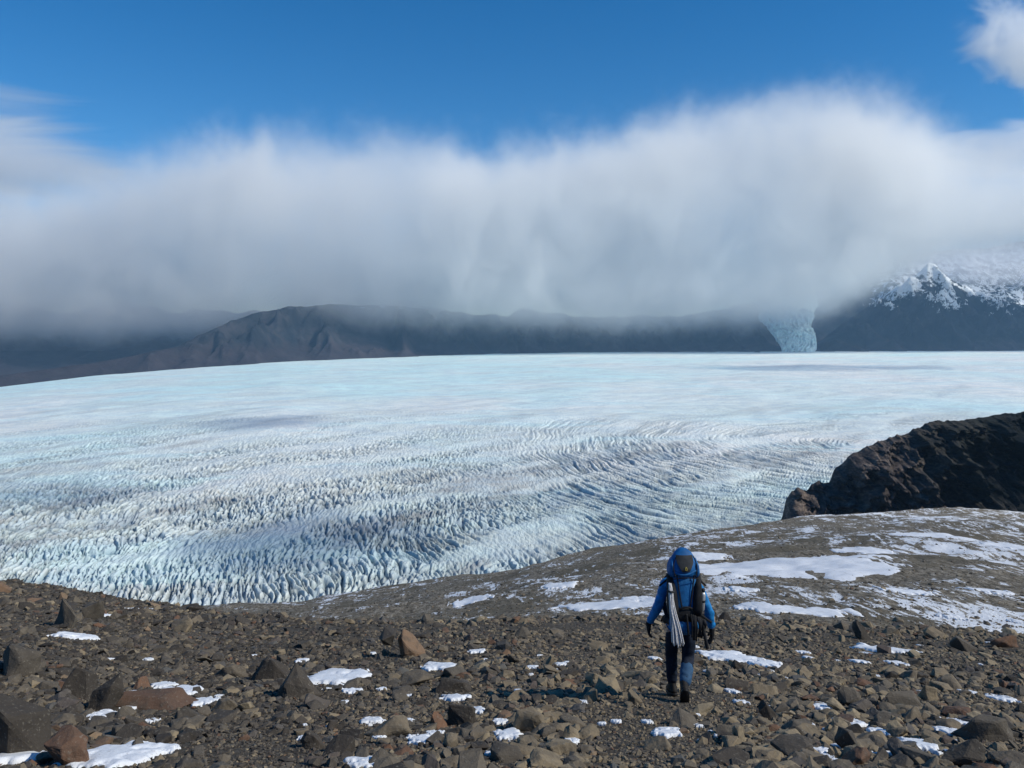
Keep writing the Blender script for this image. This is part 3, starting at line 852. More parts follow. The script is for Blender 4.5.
def scatter(n, y0, y1, smin, smed, sig, smax, seed, umax=0.74, power=1.0):
    r = np.random.RandomState(seed)
    out = []
    q = r.rand(n)
    if power == 1.0: Y = y0 * (y1 / y0) ** q
    else: Y = (y0 ** power + q * (y1 ** power - y0 ** power)) ** (1 / power)
    Uu = r.uniform(-umax, umax, n)
    X = Uu * Y
    Z = ground_z(X, Y)
    s = np.exp(r.normal(math.log(smed), sig, n))
    clump = fbm(X * 0.35, Y * 0.35, 3, seed)
    for i in range(n):
        x, y, z, k = X[i], Y[i], Z[i], s[i] * (1 + 0.5 * clump[i])
        px, py = 512 + F * x / y, HORIZON - F * z / y
        g = gravelly(px, py) if y < 20 else 0
        if g > 0.35 and k > 0.05 and r.rand() < g * 1.1: k = r.uniform(0.02, 0.055)
        k = min(max(k, smin * (0.4 if g > .35 else 1)), smax)
        if y < 24 and k > 0.07 and (in_patch(x, y + 0.3) or in_patch(x, y + 0.55)): k = r.uniform(0.04, 0.08)
        if y < 30 and in_patch(x, y, False, 1.0) and r.rand() < 0.80: continue
        if y > 26 and in_patch(x, y, True, 0.9) and r.rand() < 0.9: continue
        if math.hypot(x - PERSON_XY[0], y - PERSON_XY[1]) < 0.5 and k > 0.05: continue
        if math.hypot(x - PERSON_XY[0], y - PERSON_XY[1] + 0.4) < 1.0 and k > 0.16: continue
        if any(abs(x - hx) < hr and abs(y - hy) < hr for hx, hy, hr in hero_xy) and k > 0.08: continue
        out.append((x, y, z, k, tint_at(x, y, r), r.randint(0, 1 << 30)))
    return out

def stones_mesh(rows, name, label, hi=False):
    lib = fine if hi else shapes
    VV, LL, SS, TT = [], [], [], []; off = 0
    for (x, y, z, k, tint, sd_) in rows:
        r = np.random.RandomState(sd_ & 0x7fffffff)
        V, L, sz = lib[r.randint(len(lib))]
        V = V @ rotm(r.uniform(0, 6.28), r.normal(0, 0.3), r.normal(0, 0.3)).T * (k * 0.5)
        V = V + np.array([x, y, z + k * r.uniform(-0.06, 0.16)])
        VV.append(V); LL.append(L + off); SS.append(sz); TT.append(np.full(len(V), tint)); off += len(V)
    me = mesh_np(name, np.concatenate(VV), (np.concatenate(LL), np.concatenate(SS)), False, {'tint': np.concatenate(TT)})
    tag(link(name, me, M_ROCK), label, None, None, 'stuff')

LAND = [((H[k][0], H[k][1]), nm) for k, nm in {2: 'black pyramid boulder', 3: 'dark arched boulder', 4: 'long rust coloured slab', 5: 'dark reddish block', 6: 'dark tent-shaped boulder', 8: 'flat grey slab',
        13: 'orange brown boulder', 15: 'long brown slab', 16: 'flat black slab', 17: 'dark square block', 19: 'rusty topped brown slab', 20: 'tan cube stone', 24: 'dark pointed rock',
        25: 'dark grey crest block', 27: 'wide grey slab', 30: 'small black block', 31: 'pale tan slab', 33: 'tan triangular stone', 11: 'large dark boulder at left edge', 0: 'grey tilted block'}.items()]
LAND += [((682, 697), "hiker's boots"), ((335, 679), 'snow patch beside the tent-shaped boulder'), ((880, 650), 'snow patch under the pointed rock'), ((765, 665), "rounded snow patch beside the hiker"), ((118, 757), 'ragged snow patch at bottom left')]
ORD = ['nearest', 'second', 'third', 'fourth', 'fifth', 'sixth', 'seventh', 'eighth', 'ninth', 'tenth', 'eleventh', 'twelfth', 'thirteenth', 'fourteenth', 'fifteenth', 'sixteenth', 'seventeenth', 'eighteenth']
def relational(items, what):
    """items: (px, py, tone). Names each one by its tone and by its rank from a landmark in one direction."""
    key = {}
    for i, (px, py, tone) in enumerate(items):
        d, (lx, ly), nm = min((math.hypot(px - q[0], (py - q[1]) * 2), q, nm) for q, nm in LAND)
        dx, dy = px - lx, (py - ly) * 2
        side = ('right of' if dx > 0 else 'left of') if abs(dx) > abs(dy) else ('below' if dy > 0 else 'above')
        key.setdefault((nm, side, tone), []).append((d, i))
    out = [None] * len(items)
    for (nm, side, tone), lst in key.items():
        for k, (d, i) in enumerate(sorted(lst)):
            pre = tone + ' ' if tone else ''
            out[i] = ('%s %s%s %s the %s' % (ORD[min(k, len(ORD) - 1)], pre, what, side, nm)) if len(lst) > 1 else ('%s%s %s the %s' % (pre, what, side, nm))
    return out
def scr(l): return (512 + F * l[0] / l[1], HORIZON - F * l[2] / l[1])
small_snow = [o for o in COL.objects if o.name.startswith('snow_patch') and o['label'].startswith('small white scrap')]
for o, l in zip(small_snow, relational([(*scr(o.location), '') for o in small_snow], 'small white snow scrap')): o['label'] = l

near = scatter(52000, 4.6, 62, 0.045, 0.092, 0.46, 0.42, 21)
near += [q for q in scatter(800, 5.2, 50, 0.17, 0.25, 0.35, 0.60, 22, 0.74) if q[0] / q[1] < -0.1 or q[0] / q[1] > 0.25 or q[5] % 3 == 0]
near = [q for q in near if not (q[1] > 33 and q[0] / q[1] > -0.30 and q[3] < 0.1)]
near.sort(key=lambda q: -q[3] / q[1])
inview = [q for q in near if abs(q[0] / q[1]) < 0.63 and q[1] > 6.6]
single = inview[:255]
ids = set(id(q) for q in single)
rest = [q for q in near if id(q) not in ids]
tones = [(0.14, 'nearly black'), (0.30, 'dark grey'), (0.46, 'grey brown'), (0.62, 'brown'), (0.84, 'tan'), (0.965, 'rust coloured'), (2, 'bluish grey')]
tone_of = lambda v: next(t for lim, t in tones if v < lim)
labs = relational([(*scr(q), tone_of(q[4])) for q in single], 'angular stone')
for q, lab_ in zip(single, labs):
    x, y, z, k, tint, sd_ = q
    r = np.random.RandomState(sd_ & 0x7fffffff)
    V, L, sz = fine[r.randint(len(fine))]
    V = V @ rotm(r.uniform(0, 6.28), r.normal(0, 0.28), r.normal(0, 0.28)).T * (k * 0.5)
    o = link('stone', mesh_np('stone', V, (L, sz), False, {'tint': np.full(len(V), tint)}), M_ROCK)
    o.location = (x, y, z + k * 0.08)
    tone = next(t for lim, t in tones if tint < lim)
    tag(o, lab_, 'stone', 'angular stones of the scree')
stones_mesh(rest, 'scree', 'loose angular grey and brown stones covering the near slope')
small = scatter(34000, 5.0, 22, 0.018, 0.048, 0.40, 0.10, 23, 0.72)
stones_mesh(small, 'gravel', 'small stone chips and gravel between the larger stones')
mid = scatter(13000, 24, 330, 0.10, 0.20, 0.5, 0.9, 24, 0.68) + scatter(14000, 24, 110, 0.06, 0.12, 0.5, 0.5, 25, 0.68)
mid = [q for q in mid if q[1] < 0.97 * float(np.interp(512 + F * q[0] / q[1], _sx, _sY))]
stones_mesh(mid, 'far_stones', 'stones and rubble scattered over the far snow-streaked shoulder')
# ------------------------------------------------------------------ the hiker, the backpack and the rope
def cloth(name, col, rough=0.8, sheen=0.0, bump=0.3, scale=14.0):
    m, t, b = mat(name, col, rough, 0.3)
    P = t.new('ShaderNodeTexCoord').outputs['Object']
    n = t.noise(P, scale, 4, 0.6)
    dk = tuple(c * 0.72 for c in col)
    t.l.new(t.mix(t.mapr(n, 0.35, 0.65), dk, col), b.inputs['Base Color'])
    bn = t.bump(n, bump, 0.02); bn = t.bump(t.noise(P, 220.0, 2, 0.5), 0.15, 0.001, bn)
    t.l.new(bn, b.inputs['Normal'])
    return m
M_SKIN, _, _ = mat('skin', (0.45, 0.27, 0.19), 0.6)
M_HAIR, _, _ = mat('dark_hair', (0.03, 0.02, 0.015), 0.7)
M_JACKET = cloth('blue_jacket_cloth', (0.010, 0.205, 0.520), 0.6)
M_TROUSER = cloth('navy_trouser_cloth', (0.007, 0.014, 0.032), 0.8)
M_LIT_LEG = cloth('lit_trouser_cloth', (0.035, 0.095, 0.185), 0.8)  # paler copy of the trouser cloth, sunlight put into the colour
M_PACK = cloth('blue_pack_cloth', (0.008, 0.120, 0.330), 0.65)
M_LIDBLUE = cloth('bright_blue_pack_cloth', (0.008, 0.120, 0.340), 0.6)
M_BLACK = cloth('black_webbing', (0.012, 0.013, 0.016), 0.75)
M_GREYCL = cloth('dark_grey_cloth', (0.035, 0.038, 0.042), 0.8)
M_BOOT = cloth('dark_boot_leather', (0.020, 0.017, 0.015), 0.7)
M_SOLE = cloth('black_rubber', (0.010, 0.010, 0.011), 0.6)
M_ROPE = cloth('pale_rope', (0.74, 0.72, 0.72), 0.8, 0, 0.5, 60.0)
M_SILVER, _, _b = mat('dull_silver', (0.50, 0.50, 0.49), 0.45); _b.inputs['Metallic'].default_value = 0.6
M_YELLOW, _, _ = mat('yellow_stitching', (0.55, 0.42, 0.08), 0.7)

def skin_mesh(name, verts, edges, root=0, levels=2, post=None):
    me = bpy.data.meshes.new(name)
    me.from_pydata([v[0] for v in verts], edges, [])
    o = bpy.data.objects.new(name, me); COL.objects.link(o)
    sk = o.modifiers.new('s', 'SKIN'); sk.use_smooth_shade = True
    if not me.skin_vertices: me.skin_vertices.new()
    for i, v in enumerate(verts):
        q = me.skin_vertices[0].data[i]
        q.radius = v[1] if isinstance(v[1], tuple) else (v[1], v[1]); q.use_root = (i == root)
    sb = o.modifiers.new('b', 'SUBSURF'); sb.levels = levels; sb.render_levels = levels
    dg = bpy.context.evaluated_depsgraph_get(); dg.update()
    out = bpy.data.meshes.new_from_object(o.evaluated_get(dg))
    out.name = name
    bpy.data.objects.remove(o); bpy.data.meshes.remove(me)
    if post:
        for v in out.vertices: v.co = post(v.co)
    for p in out.polygons: p.use_smooth = True
    return out

def wrinkle(amp, sc, seed):
    def f(co):
        n = float(fbm(np.array([co.x * sc + co.y * sc]), np.array([co.z * sc * 1.6]), 3, seed)[0])
        c = Vector((co.x, co.y, 0)); l = c.length or 1
        return co + Vector((co.x / l, co.y / l, 0.3)) * n * amp
    return f

def loft(rings, n=28, caps=True, amp=0.0, seed=0):
    """rings: (z, cx, cy, rx, ry, power, tilt_x). Returns a mesh."""
    V = []
    for (z, cx, cy, rx, ry, pw) in rings:
        for k in range(n):
            a = 2 * math.pi * k / n
            c, s = math.cos(a), math.sin(a)
            x = math.copysign(abs(c) ** pw, c) * rx; y = math.copysign(abs(s) ** pw, s) * ry
            V.append((cx + x, cy + y, z))
    m = len(rings); L = []; sz = []
    for i in range(m - 1):
        for k in range(n):
            a, b = i * n + k, i * n + (k + 1) % n
            L += [a, b, b + n, a + n]; sz.append(4)
    L += list(reversed(range(n))); sz.append(n)
    L += list(range((m - 1) * n, m * n)); sz.append(n)
    V = np.array(V)
    if amp:
        nn = fbm(V[:, 0] * 9 + V[:, 1] * 7, V[:, 2] * 9, 3, seed)
        c = V[:, :2] - np.array([[rings[0][1], rings[0][2]]])
        V[:, :2] += c / (np.linalg.norm(c, axis=1)[:, None] + 1e-6) * (nn * amp)[:, None]
    return mesh_np('loft', V, (L, sz), True)

def tube(points, r, n=8, r2=None, flat=1.0):
    """a round (or flattened) band along a smooth path"""
    P = [Vector(p) for p in points]
    Q = []
    for i in range(len(P) - 1):
        p0, p1, p2, p3 = P[max(i - 1, 0)], P[i], P[i + 1], P[min(i + 2, len(P) - 1)]
        for k in range(6):
            t = k / 6
            Q.append(0.5 * ((2 * p1) + (p2 - p0) * t + (2 * p0 - 5 * p1 + 4 * p2 - p3) * t * t + (3 * p1 - p0 - 3 * p2 + p3) * t ** 3))
    Q.append(P[-1])
    V = []; L = []; sz = []
    for i, q in enumerate(Q):
        d = (Q[min(i + 1, len(Q) - 1)] - Q[max(i - 1, 0)]).normalized()
        s = d.cross(Vector((0, 1, 0.01)))
        if s.length < 0.2: s = d.cross(Vector((1, 0, 0)))
        s.normalize(); u = s.cross(d).normalized()
        rr = r if r2 is None else r + (r2 - r) * i / (len(Q) - 1)
        for k in range(n):
            a = 2 * math.pi * k / n
            V.append(q + s * math.cos(a) * rr + u * math.sin(a) * rr * flat)
    for i in range(len(Q) - 1):
        for k in range(n):
            a, b = i * n + k, i * n + (k + 1) % n
            L += [a, b, b + n, a + n]; sz.append(4)
    L += list(reversed(range(n))); sz.append(n); L += list(range((len(Q) - 1) * n, len(Q) * n)); sz.append(n)
    return outward(mesh_np('tube', [tuple(v) for v in V], (L, sz), True))

def add(name, me, m, parent):
    me.name = name
    return link(name, me, m, parent)

HX, HY = PERSON_XY
HZ = float(ground_z(HX, HY))
SCALE = (1.05, 1.02, 1.015)
LA, RA = Vector((-0.065, 0.21, 0.060)), Vector((-0.015, -0.27, 0.235))      # ankles
LK, RK = Vector((-0.085, 0.17, 0.48)), Vector((0.095, 0.05, 0.50))
LH, RH = Vector((-0.095, 0.0, 0.90)), Vector((0.095, 0.0, 0.90))
LS, RS = Vector((-0.185, 0.03, 1.415)), Vector((0.195, 0.03, 1.405))
LE, RE = Vector((-0.285, -0.01, 1.135)), Vector((0.325, -0.03, 1.110))
LW, RW = Vector((-0.375, 0.075, 0.900)), Vector((0.375, 0.02, 0.850))

def hand(w, side, sgn):
    """palm and five curled fingers, hanging down from the wrist; returns verts and edges to append"""
    v = [(w, 0.024)]; e = []
    palm = w + Vector((side * 0.010, 0.015, -0.060))
    v.append((palm, (0.038, 0.020))); e.append((0, 1))
    return v, e, palm

def body_mesh():
    v = [(Vector((0, 0, 0.95)), (0.135, 0.10)), (Vector((0, 0.02, 1.12)), (0.12, 0.09)), (Vector((0, 0.03, 1.32)), (0.145, 0.10)),
         (Vector((0, 0.04, 1.43)), (0.10, 0.075)), (Vector((0, 0.06, 1.50)), 0.055), (Vector((0, 0.085, 1.575)), (0.066, 0.078)),
         (Vector((0, 0.095, 1.65)), (0.074, 0.092)), (Vector((0, 0.09, 1.71)), (0.060, 0.072))]
    e = [(0, 1), (1, 2), (2, 3), (3, 4), (4, 5), (5, 6), (6, 7)]
    def chain(start, pts):
        p = start
        for q in pts:
            v.append(q); e.append((p, len(v) - 1)); p = len(v) - 1
        return p
    for S_, E_, W_, sd_ in ((LS, LE, LW, -1), (RS, RE, RW, 1)):
        k = chain(3, [(S_, 0.055), ((S_ + E_) / 2, 0.046), (E_, 0.038), ((E_ + W_) / 2, 0.036), (W_, 0.026)])
        palm = W_ + Vector((0.0, 0.012, -0.065))
        k = chain(k, [(palm, (0.036, 0.020))])
        for j, (dy, ln) in enumerate(((-0.028, 0.062), (-0.009, 0.076), (0.010, 0.080), (0.029, 0.070))):
            b = palm + Vector((0, dy, -0.030))
            chain(k, [(b, 0.010), (b + Vector((-sd_ * 0.006, dy * 0.15, -ln * 0.45)), 0.0095), (b + Vector((-sd_ * 0.024, dy * 0.2, -ln * 0.82)), 0.0085), (b + Vector((-sd_ * 0.044, dy * 0.2, -ln * 0.95)), 0.0075)])
        b = W_ + Vector((-sd_ * 0.010, 0.034, -0.045))
        chain(k, [(b, 0.012), (b + Vector((-sd_ * 0.012, 0.022, -0.030)), 0.010), (b + Vector((-sd_ * 0.020, 0.026, -0.058)), 0.009)])
    for H_, K_, A_, toe in ((LH, LK, LA, LA + Vector((-0.02, 0.16, -0.07))), (RH, RK, RA, RA + Vector((0.02, 0.09, -0.155)))):
        chain(0, [(H_, 0.090), ((H_ + K_) / 2, 0.078), (K_, 0.056), (K_ * 0.6 + A_ * 0.4, 0.054), (A_, 0.036), ((A_ + toe) / 2, 0.034), (toe, 0.028)])
    return skin_mesh('person', [(tuple(a), b) for a, b in v], e)

def face_shape(co):
    """pull a nose, eye hollows, brow and chin out of the front of the head (+y)"""
    if co.z > 1.52 and co.y > 0.12:
        x, z = co.x, co.z
        d = 0.024 * math.exp(-(x / 0.010) ** 2 - ((z - 1.610) / 0.016) ** 2)
        d -= 0.012 * (math.exp(-((x - 0.03) / 0.014) ** 2 - ((z - 1.637) / 0.010) ** 2) + math.exp(-((x + 0.03) / 0.014) ** 2 - ((z - 1.637) / 0.010) ** 2))
        d += 0.008 * math.exp(-(x / 0.02) ** 2 - ((z - 1.580) / 0.006) ** 2) + 0.010 * math.exp(-(x / 0.022) ** 2 - ((z - 1.545) / 0.012) ** 2)
        return co + Vector((0, d, 0))
    return co

def build_person():
    me = body_mesh()
    for v in me.vertices: v.co = face_shape(v.co)
    p = link('person', me, M_SKIN); p.location = (HX, HY, HZ); p.scale = SCALE
    tag(p, 'hiker in blue jacket and dark trousers walking away down the scree', 'person')
    # jacket: torso and sleeves in one surface
    v = [(Vector((0, 0.0, 0.90)), (0.170, 0.135)), (Vector((0, 0.0, 1.02)), (0.158, 0.125)), (Vector((0, 0.02, 1.20)), (0.158, 0.12)), (Vector((0, 0.03, 1.38)), (0.150, 0.11)),
         (Vector((0, 0.05, 1.49)), (0.075, 0.070)), (Vector((0, 0.06, 1.53)), (0.072, 0.070))]
    e = [(0, 1), (1, 2), (2, 3), (3, 4), (4, 5)]
    for S_, E_, W_ in ((LS, LE, LW), (RS, RE, RW)):
        k = 3
        for q in ((S_ + Vector((0, 0, 0.005)), 0.074), ((S_ + E_) / 2, 0.064), (E_, 0.060), ((E_ + W_) / 2, 0.056), (W_ + (E_ - W_) * 0.06, 0.046)):
            v.append(q); e.append((k, len(v) - 1)); k = len(v) - 1
    add('jacket', skin_mesh('jacket', [(tuple(a), b) for a, b in v], e, 1, 3, wrinkle(0.011, 9, 501)), M_JACKET, p)
    # trousers
    v = [(Vector((0, 0, 0.97)), (0.145, 0.115)), (Vector((0, 0, 0.90)), (0.150, 0.12))]
    e = [(0, 1)]
    for H_, K_, A_ in ((LH, LK, LA), (RH, RK, RA)):
        k = 1
        for q in ((H_ + Vector((0, 0, -0.06)), 0.104), ((H_ + K_) / 2, 0.094), (K_, 0.078), (K_ * 0.55 + A_ * 0.45, 0.076), (A_ + (K_ - A_) * 0.10, 0.066)):
            v.append(q); e.append((k, len(v) - 1)); k = len(v) - 1
    tr = add('trousers', skin_mesh('trousers', [(tuple(a), b) for a, b in v], e, 0, 3, wrinkle(0.009, 11, 503)), M_TROUSER, p)
    # lower right trouser leg as a paler sleeve, sunlight painted in
    d = (RA - RK)
    pts = [RK + d * f for f in (0.16, 0.40, 0.68, 0.90)]
    g = skin_mesh('lit_leg', [(tuple(a), r_) for a, r_ in zip(pts, (0.082, 0.084, 0.078, 0.070))], [(0, 1), (1, 2), (2, 3)], 0, 3, wrinkle(0.006, 14, 505))
    tag(add('lit_leg', g, M_LIT_LEG, p), 'lower right trouser leg in paler blue, sunlight painted in')
    # gloves
    for W_, sd_ in ((LW, -1), (RW, 1)):
        v = [(W_ + Vector((0, 0, 0.03)), 0.040), (W_, 0.036)]; e = [(0, 1)]
        def chain(start, pts):
            k = start
            for q in pts:
                v.append(q); e.append((k, len(v) - 1)); k = len(v) - 1
            return k
        palm = W_ + Vector((0.0, 0.012, -0.065))
        k = chain(1, [(palm, (0.054, 0.036))])
        for dy, ln in ((-0.031, 0.064), (-0.010, 0.078), (0.011, 0.082), (0.032, 0.072)):
            b = palm + Vector((0, dy, -0.030))
            chain(k, [(b, 0.0165), (b + Vector((-sd_ * 0.006, dy * 0.15, -ln * 0.45)), 0.0155), (b + Vector((-sd_ * 0.024, dy * 0.2, -ln * 0.84)), 0.0145), (b + Vector((-sd_ * 0.046, dy * 0.2, -ln * 0.97)), 0.0135)])
        b = W_ + Vector((-sd_ * 0.010, 0.036, -0.045))
        chain(k, [(b, 0.016), (b + Vector((-sd_ * 0.012, 0.024, -0.030)), 0.014), (b + Vector((-sd_ * 0.020, 0.028, -0.060)), 0.013)])
        add('glove', skin_mesh('glove', [(tuple(a), b_) for a, b_ in v], e, 0, 2), M_BLACK, p)
    # boots, each with its sole
    def boot(A_, yaw, pitch):
        up = loft([(0.018, 0, 0.045, 0.048, 0.140, 0.75), (0.050, 0, 0.045, 0.052, 0.142, 0.8), (0.080, 0, 0.030, 0.050, 0.118, 0.9), (0.11, 0, 0.0, 0.048, 0.075, 1), (0.15, 0, -0.01, 0.050, 0.064, 1), (0.20, 0, -0.012, 0.054, 0.066, 1)], 24)
        so = loft([(-0.012, 0, 0.045, 0.048, 0.142, 0.72), (-0.004, 0, 0.045, 0.054, 0.148, 0.72), (0.018, 0, 0.045, 0.054, 0.148, 0.72), (0.022, 0, 0.045, 0.050, 0.142, 0.72)], 24)
        b = add('boot', up, M_BOOT, p); s_ = add('sole', so, M_SOLE, b)
        b.matrix_local = Matrix.Translation(A_) @ Matrix.Rotation(yaw, 4, 'Z') @ Matrix.Rotation(pitch, 4, 'X') @ Matrix.Translation((0, 0, -0.085))
        return b
    boot(LA, R(6), R(-12)); boot(RA, R(-8), R(-62))
    # hat and hair
    hat = loft([(1.655, 0, 0.090, 0.086, 0.104, 1), (1.68, 0, 0.090, 0.089, 0.106, 1), (1.71, 0, 0.088, 0.084, 0.098, 1), (1.74, 0, 0.085, 0.066, 0.078, 1), (1.757, 0, 0.083, 0.036, 0.044, 1), (1.762, 0, 0.083, 0.01, 0.012, 1)], 24)
    add('hat', hat, M_GREYCL, p)
    hr = loft([(1.53, 0, 0.035, 0.040, 0.035, 1), (1.57, 0, 0.050, 0.072, 0.062, 1), (1.62, 0, 0.062, 0.082, 0.082, 1), (1.67, 0, 0.072, 0.084, 0.092, 1)], 20)
    add('hair', hr, M_HAIR, p)
    for sx in (-1, 1):
        ear = loft([(1.600, sx * 0.078, 0.085, 0.006, 0.008, 1), (1.615, sx * 0.082, 0.085, 0.009, 0.016, 1), (1.640, sx * 0.085, 0.083, 0.010, 0.020, 1), (1.655, sx * 0.082, 0.085, 0.006, 0.012, 1)], 10)
        add('ear', ear, M_SKIN, p)
        bm = bmesh.new(); bmesh.ops.create_uvsphere(bm, u_segments=12, v_segments=8, radius=0.011)
        ey = bpy.data.meshes.new('eye'); bm.to_mesh(ey); bm.free()
        eo = add('eye', ey, M_SOLE, p); eo.location = (sx * 0.030, 0.168, 1.637)
    return p
build_person()

def build_pack():
    r = bpy.data.objects.new('backpack', None); COL.objects.link(r)
    r.location = (HX - 0.02, HY - 0.275, HZ + 0.945); r.scale = SCALE; r.rotation_euler = (R(-4), 0, R(1))
    tag(r, 'large blue and black trekking backpack with a dark patch on its lid', 'backpack')
    # z is measured from the bottom of the pack
    add('main_compartment', loft([(0.20, 0, 0, 0.155, 0.100, 0.7), (0.26, 0, 0, 0.165, 0.115, 0.7), (0.36, 0, 0, 0.160, 0.118, 0.72), (0.50, 0, 0, 0.162, 0.118, 0.72), (0.62, 0, 0, 0.170, 0.112, 0.75), (0.70, 0, 0.01, 0.165, 0.10, 0.8)], 36, amp=0.010, seed=601), M_PACK, r)
    add('bottom_compartment', loft([(-0.03, 0, 0.02, 0.075, 0.055, 0.8), (0.00, 0, 0.0, 0.130, 0.098, 0.72), (0.06, 0, -0.01, 0.165, 0.128, 0.7), (0.12, 0, -0.012, 0.168, 0.130, 0.7), (0.17, 0, 0, 0.158, 0.116, 0.7), (0.20, 0, 0, 0.145, 0.100, 0.7)], 36, amp=0.010, seed=603), M_LIDBLUE, r)
    add('waist_band', loft([(0.150, 0, 0, 0.168, 0.126, 0.7), (0.20, 0, 0, 0.176, 0.134, 0.7), (0.275, 0, 0, 0.178, 0.134, 0.7), (0.315, 0, 0, 0.168, 0.122, 0.7)], 36, amp=0.008, seed=604), M_BLACK, r)
    LZ = [0.655, 0.70, 0.77, 0.84, 0.90, 0.945]; LX = [0.135, 0.168, 0.172, 0.158, 0.128, 0.098]; LY = [0.115, 0.140, 0.146, 0.132, 0.108, 0.085]; LC = [0.01, 0.0, 0.0, 0.012, 0.02, 0.03]
    lid = add('lid', loft([(z, 0, c, x, y, 0.85) for z, c, x, y in zip(LZ, LC, LX, LY)] + [(0.985, 0, 0.03, 0.052, 0.047, 1), (0.992, 0, 0.03, 0.02, 0.02, 1)], 36, amp=0.018, seed=605), M_LIDBLUE, r)
    # dark patch on the lid, wrapped on its face
    pv = []; nI, nJ = 13, 11
    for i in range(nI):
        f = i / (nI - 1); z = 0.925 - 0.185 * f
        half = 0.098 - 0.004 * f - 0.055 * max(0, f - 0.45) ** 1.1 * 1.9
        rx = np.interp(z, LZ, LX); ry = np.interp(z, LZ, LY); cy = np.interp(z, LZ, LC)
        for j in range(nJ):
            x = half * (2 * j / (nJ - 1) - 1)
            q = max(0.0, 1 - min(1, abs(x) / rx) ** (2 / 0.85)) ** (0.425)
            pv.append((x, cy - ry * q - 0.016, z))
    add('lid_patch', outward(mesh_np('p', pv, grid_faces(nI, nJ), True)), M_GREYCL, lid)
    for sx in (-1, 1):
        add('strap', tube([(sx * 0.095, -0.112, 0.925), (sx * 0.128, -0.108, 0.84), (sx * 0.135, -0.118, 0.76), (sx * 0.115, -0.135, 0.68)], 0.006, 8, flat=0.4), M_BLACK, lid)
        add('side_flap', loft([(0.67, sx * 0.135, -0.01, 0.040, 0.095, 0.85), (0.72, sx * 0.150, -0.01, 0.036, 0.105, 0.85), (0.80, sx * 0.146, -0.005, 0.032, 0.100, 0.85), (0.87, sx * 0.130, 0.01, 0.022, 0.07, 0.85)], 20, amp=0.012, seed=620 + sx), M_PACK, lid)
    add('fold', tube([(-0.135, -0.105, 0.735), (-0.06, -0.143, 0.705), (0.02, -0.150, 0.712), (0.13, -0.110, 0.750)], 0.013, 8, flat=0.7), M_PACK, lid)
    # small emblem: a yellow upright mark over a short bar
    add('emblem', tube([(-0.012, -0.166, 0.775), (0.0, -0.164, 0.800), (0.012, -0.166, 0.775)], 0.0035, 6), M_YELLOW, lid)
    add('emblem', tube([(-0.014, -0.168, 0.767), (0.014, -0.168, 0.767)], 0.003, 6), M_YELLOW, lid)
    # dark side pockets and mesh with things stuffed in
    for sx in (-1, 1):
        pk = add('side_pocket', loft([(0.22, sx * 0.132, -0.03, 0.056, 0.110, 0.8), (0.30, sx * 0.138, -0.045, 0.066, 0.118, 0.8), (0.45, sx * 0.142, -0.045, 0.060, 0.110, 0.8), (0.56, sx * 0.148, -0.035, 0.050, 0.095, 0.8), (0.68, sx * 0.160, 0.0, 0.040, 0.07, 0.9)], 24, amp=0.030, seed=610 + sx), M_BLACK, r)
        add('strap', tube([(sx * 0.10, -0.118, 0.70), (sx * 0.075, -0.126, 0.50), (sx * 0.045, -0.128, 0.30)], 0.008, 8, flat=0.3), M_BLACK, r)
        add('strap', tube([(sx * 0.17, -0.03, 0.66), (sx * 0.205, 0.02, 0.60), (sx * 0.275, 0.04, 0.535)], 0.012, 8, flat=0.5), M_BLACK, r)
        add('shoulder_strap', tube([(sx * 0.07, 0.12, 0.50), (sx * 0.10, 0.24, 0.60), (sx * 0.12, 0.38, 0.55), (sx * 0.135, 0.42, 0.38), (sx * 0.16, 0.36, 0.22), (sx * 0.15, 0.12, 0.12)], 0.030, 10, flat=0.35), M_BLACK, r)
        add('hip_belt', tube([(sx * 0.13, 0.02, 0.10), (sx * 0.185, 0.18, 0.09), (sx * 0.17, 0.33, 0.07), (sx * 0.03, 0.40, 0.06)], 0.045, 10, flat=0.35), M_BLACK, r)
    add('strap', tube([(-0.12, -0.125, 0.28), (0.0, -0.150, 0.33), (0.12, -0.125, 0.28)], 0.012, 8, flat=0.4), M_BLACK, r)
    add('strap', tube([(-0.15, -0.135, 0.655), (0.0, -0.165, 0.675), (0.15, -0.135, 0.655)], 0.006, 8, flat=0.4), M_BLACK, r)
    # loops and ends of webbing hanging at the lower right
    rr = random.Random(3)
    for k in range(9):
        x0 = 0.05 + 0.018 * k; z0 = 0.25 - 0.008 * k
        x1 = 0.07 + 0.019 * k + rr.uniform(-0.02, 0.02); z1 = 0.04 - 0.12 * rr.random()
        add('hanging_strap', tube([(x0, -0.15, z0), ((x0 + x1) / 2 + 0.004, -0.165 - 0.01 * rr.random(), (z0 + z1) / 2 + 0.02), (x1, -0.14 + 0.01 * k, z1)], 0.009 + 0.005 * (k % 3), 8, flat=0.45), M_BLACK, r)
    add('hanging_strap', tube([(0.12, -0.14, 0.27), (0.21, -0.12, 0.20), (0.31, -0.05, 0.12)], 0.014, 8, flat=0.5), M_BLACK, r)
    add('hanging_strap', tube([(0.19, -0.12, 0.10), (0.215, -0.12, -0.03), (0.245, -0.11, -0.165)], 0.019, 8, flat=0.7), M_BLACK, r)
    add('strap', tube([(0.0, -0.146, 0.25), (0.01, -0.160, 0.10), (0.02, -0.140, 0.0)], 0.012, 8, flat=0.4), M_BLACK, r)
    return r
build_pack()

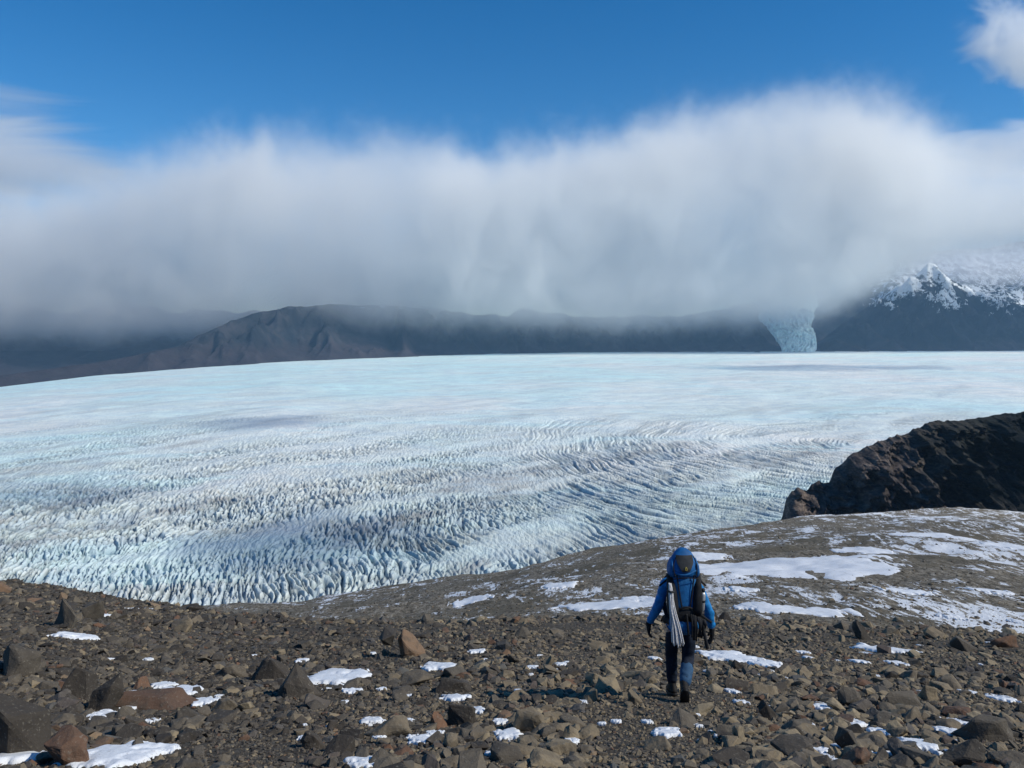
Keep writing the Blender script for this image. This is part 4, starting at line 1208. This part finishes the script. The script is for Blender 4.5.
def build_bottle():
    r = bpy.data.objects.new('bottle', None); COL.objects.link(r)
    r.location = (HX + 0.19, HY - 0.305, HZ + 1.22); r.scale = SCALE; r.rotation_euler = (0, R(4), 0)
    tag(r, 'dull silver bottle strapped upright to the right side of the blue backpack', 'bottle')
    add('body', loft([(0, 0, 0, 0.026, 0.026, 1), (0.008, 0, 0, 0.031, 0.031, 1), (0.19, 0, 0, 0.031, 0.031, 1), (0.22, 0, 0, 0.020, 0.020, 1)], 20), M_SILVER, r)
    add('cap', loft([(0.22, 0, 0, 0.021, 0.021, 1), (0.255, 0, 0, 0.021, 0.021, 1), (0.262, 0, 0, 0.015, 0.015, 1)], 20), M_GREYCL, r)
    add('strap', loft([(0.10, 0, 0, 0.034, 0.034, 1), (0.125, 0, 0, 0.034, 0.034, 1)], 20), M_BLACK, r)
build_bottle()

def build_rope():
    """hank of thin pale rope hanging down the left of the pack, one mesh"""
    rr = random.Random(8)
    Vs, Ls, Ss = [], [], []; off = 0
    for k in range(15):
        a = rr.uniform(-0.020, 0.022); b = rr.uniform(-0.02, 0.02)
        sp = (k / 14 - 0.5)
        pts = [(-0.185 + a * 0.5, -0.145 + b, 0.63), (-0.180 + a, -0.175 + b, 0.50), (-0.165 + a + sp * 0.03, -0.195 + b, 0.33), (-0.125 + sp * 0.095, -0.20 + b, 0.12), (-0.098 + sp * 0.13, -0.19 + b, -0.055 - rr.random() * 0.06)]
        me = tube(pts, 0.0075, 7)
        V = np.empty(len(me.vertices) * 3); me.vertices.foreach_get('co', V); V = V.reshape(-1, 3)
        L = np.empty(len(me.loops), np.int32); me.loops.foreach_get('vertex_index', L)
        s_ = np.empty(len(me.polygons), np.int32); me.polygons.foreach_get('loop_total', s_)
        Vs.append(V); Ls.append(L + off); Ss.append(s_); off += len(V)
        bpy.data.meshes.remove(me)
    me = mesh_np('rope', np.concatenate(Vs), (np.concatenate(Ls), np.concatenate(Ss)), True)
    o = link('rope', me, M_ROPE); o.location = (HX - 0.03, HY - 0.275, HZ + 0.945); o.scale = SCALE
    tag(o, 'hank of pale rope hanging down the left side of the blue backpack', 'rope')
    add('wrap', tube([(-0.215, -0.165, 0.55), (-0.18, -0.205, 0.545), (-0.145, -0.165, 0.54)], 0.014, 8), M_GREYCL, o)
build_rope()
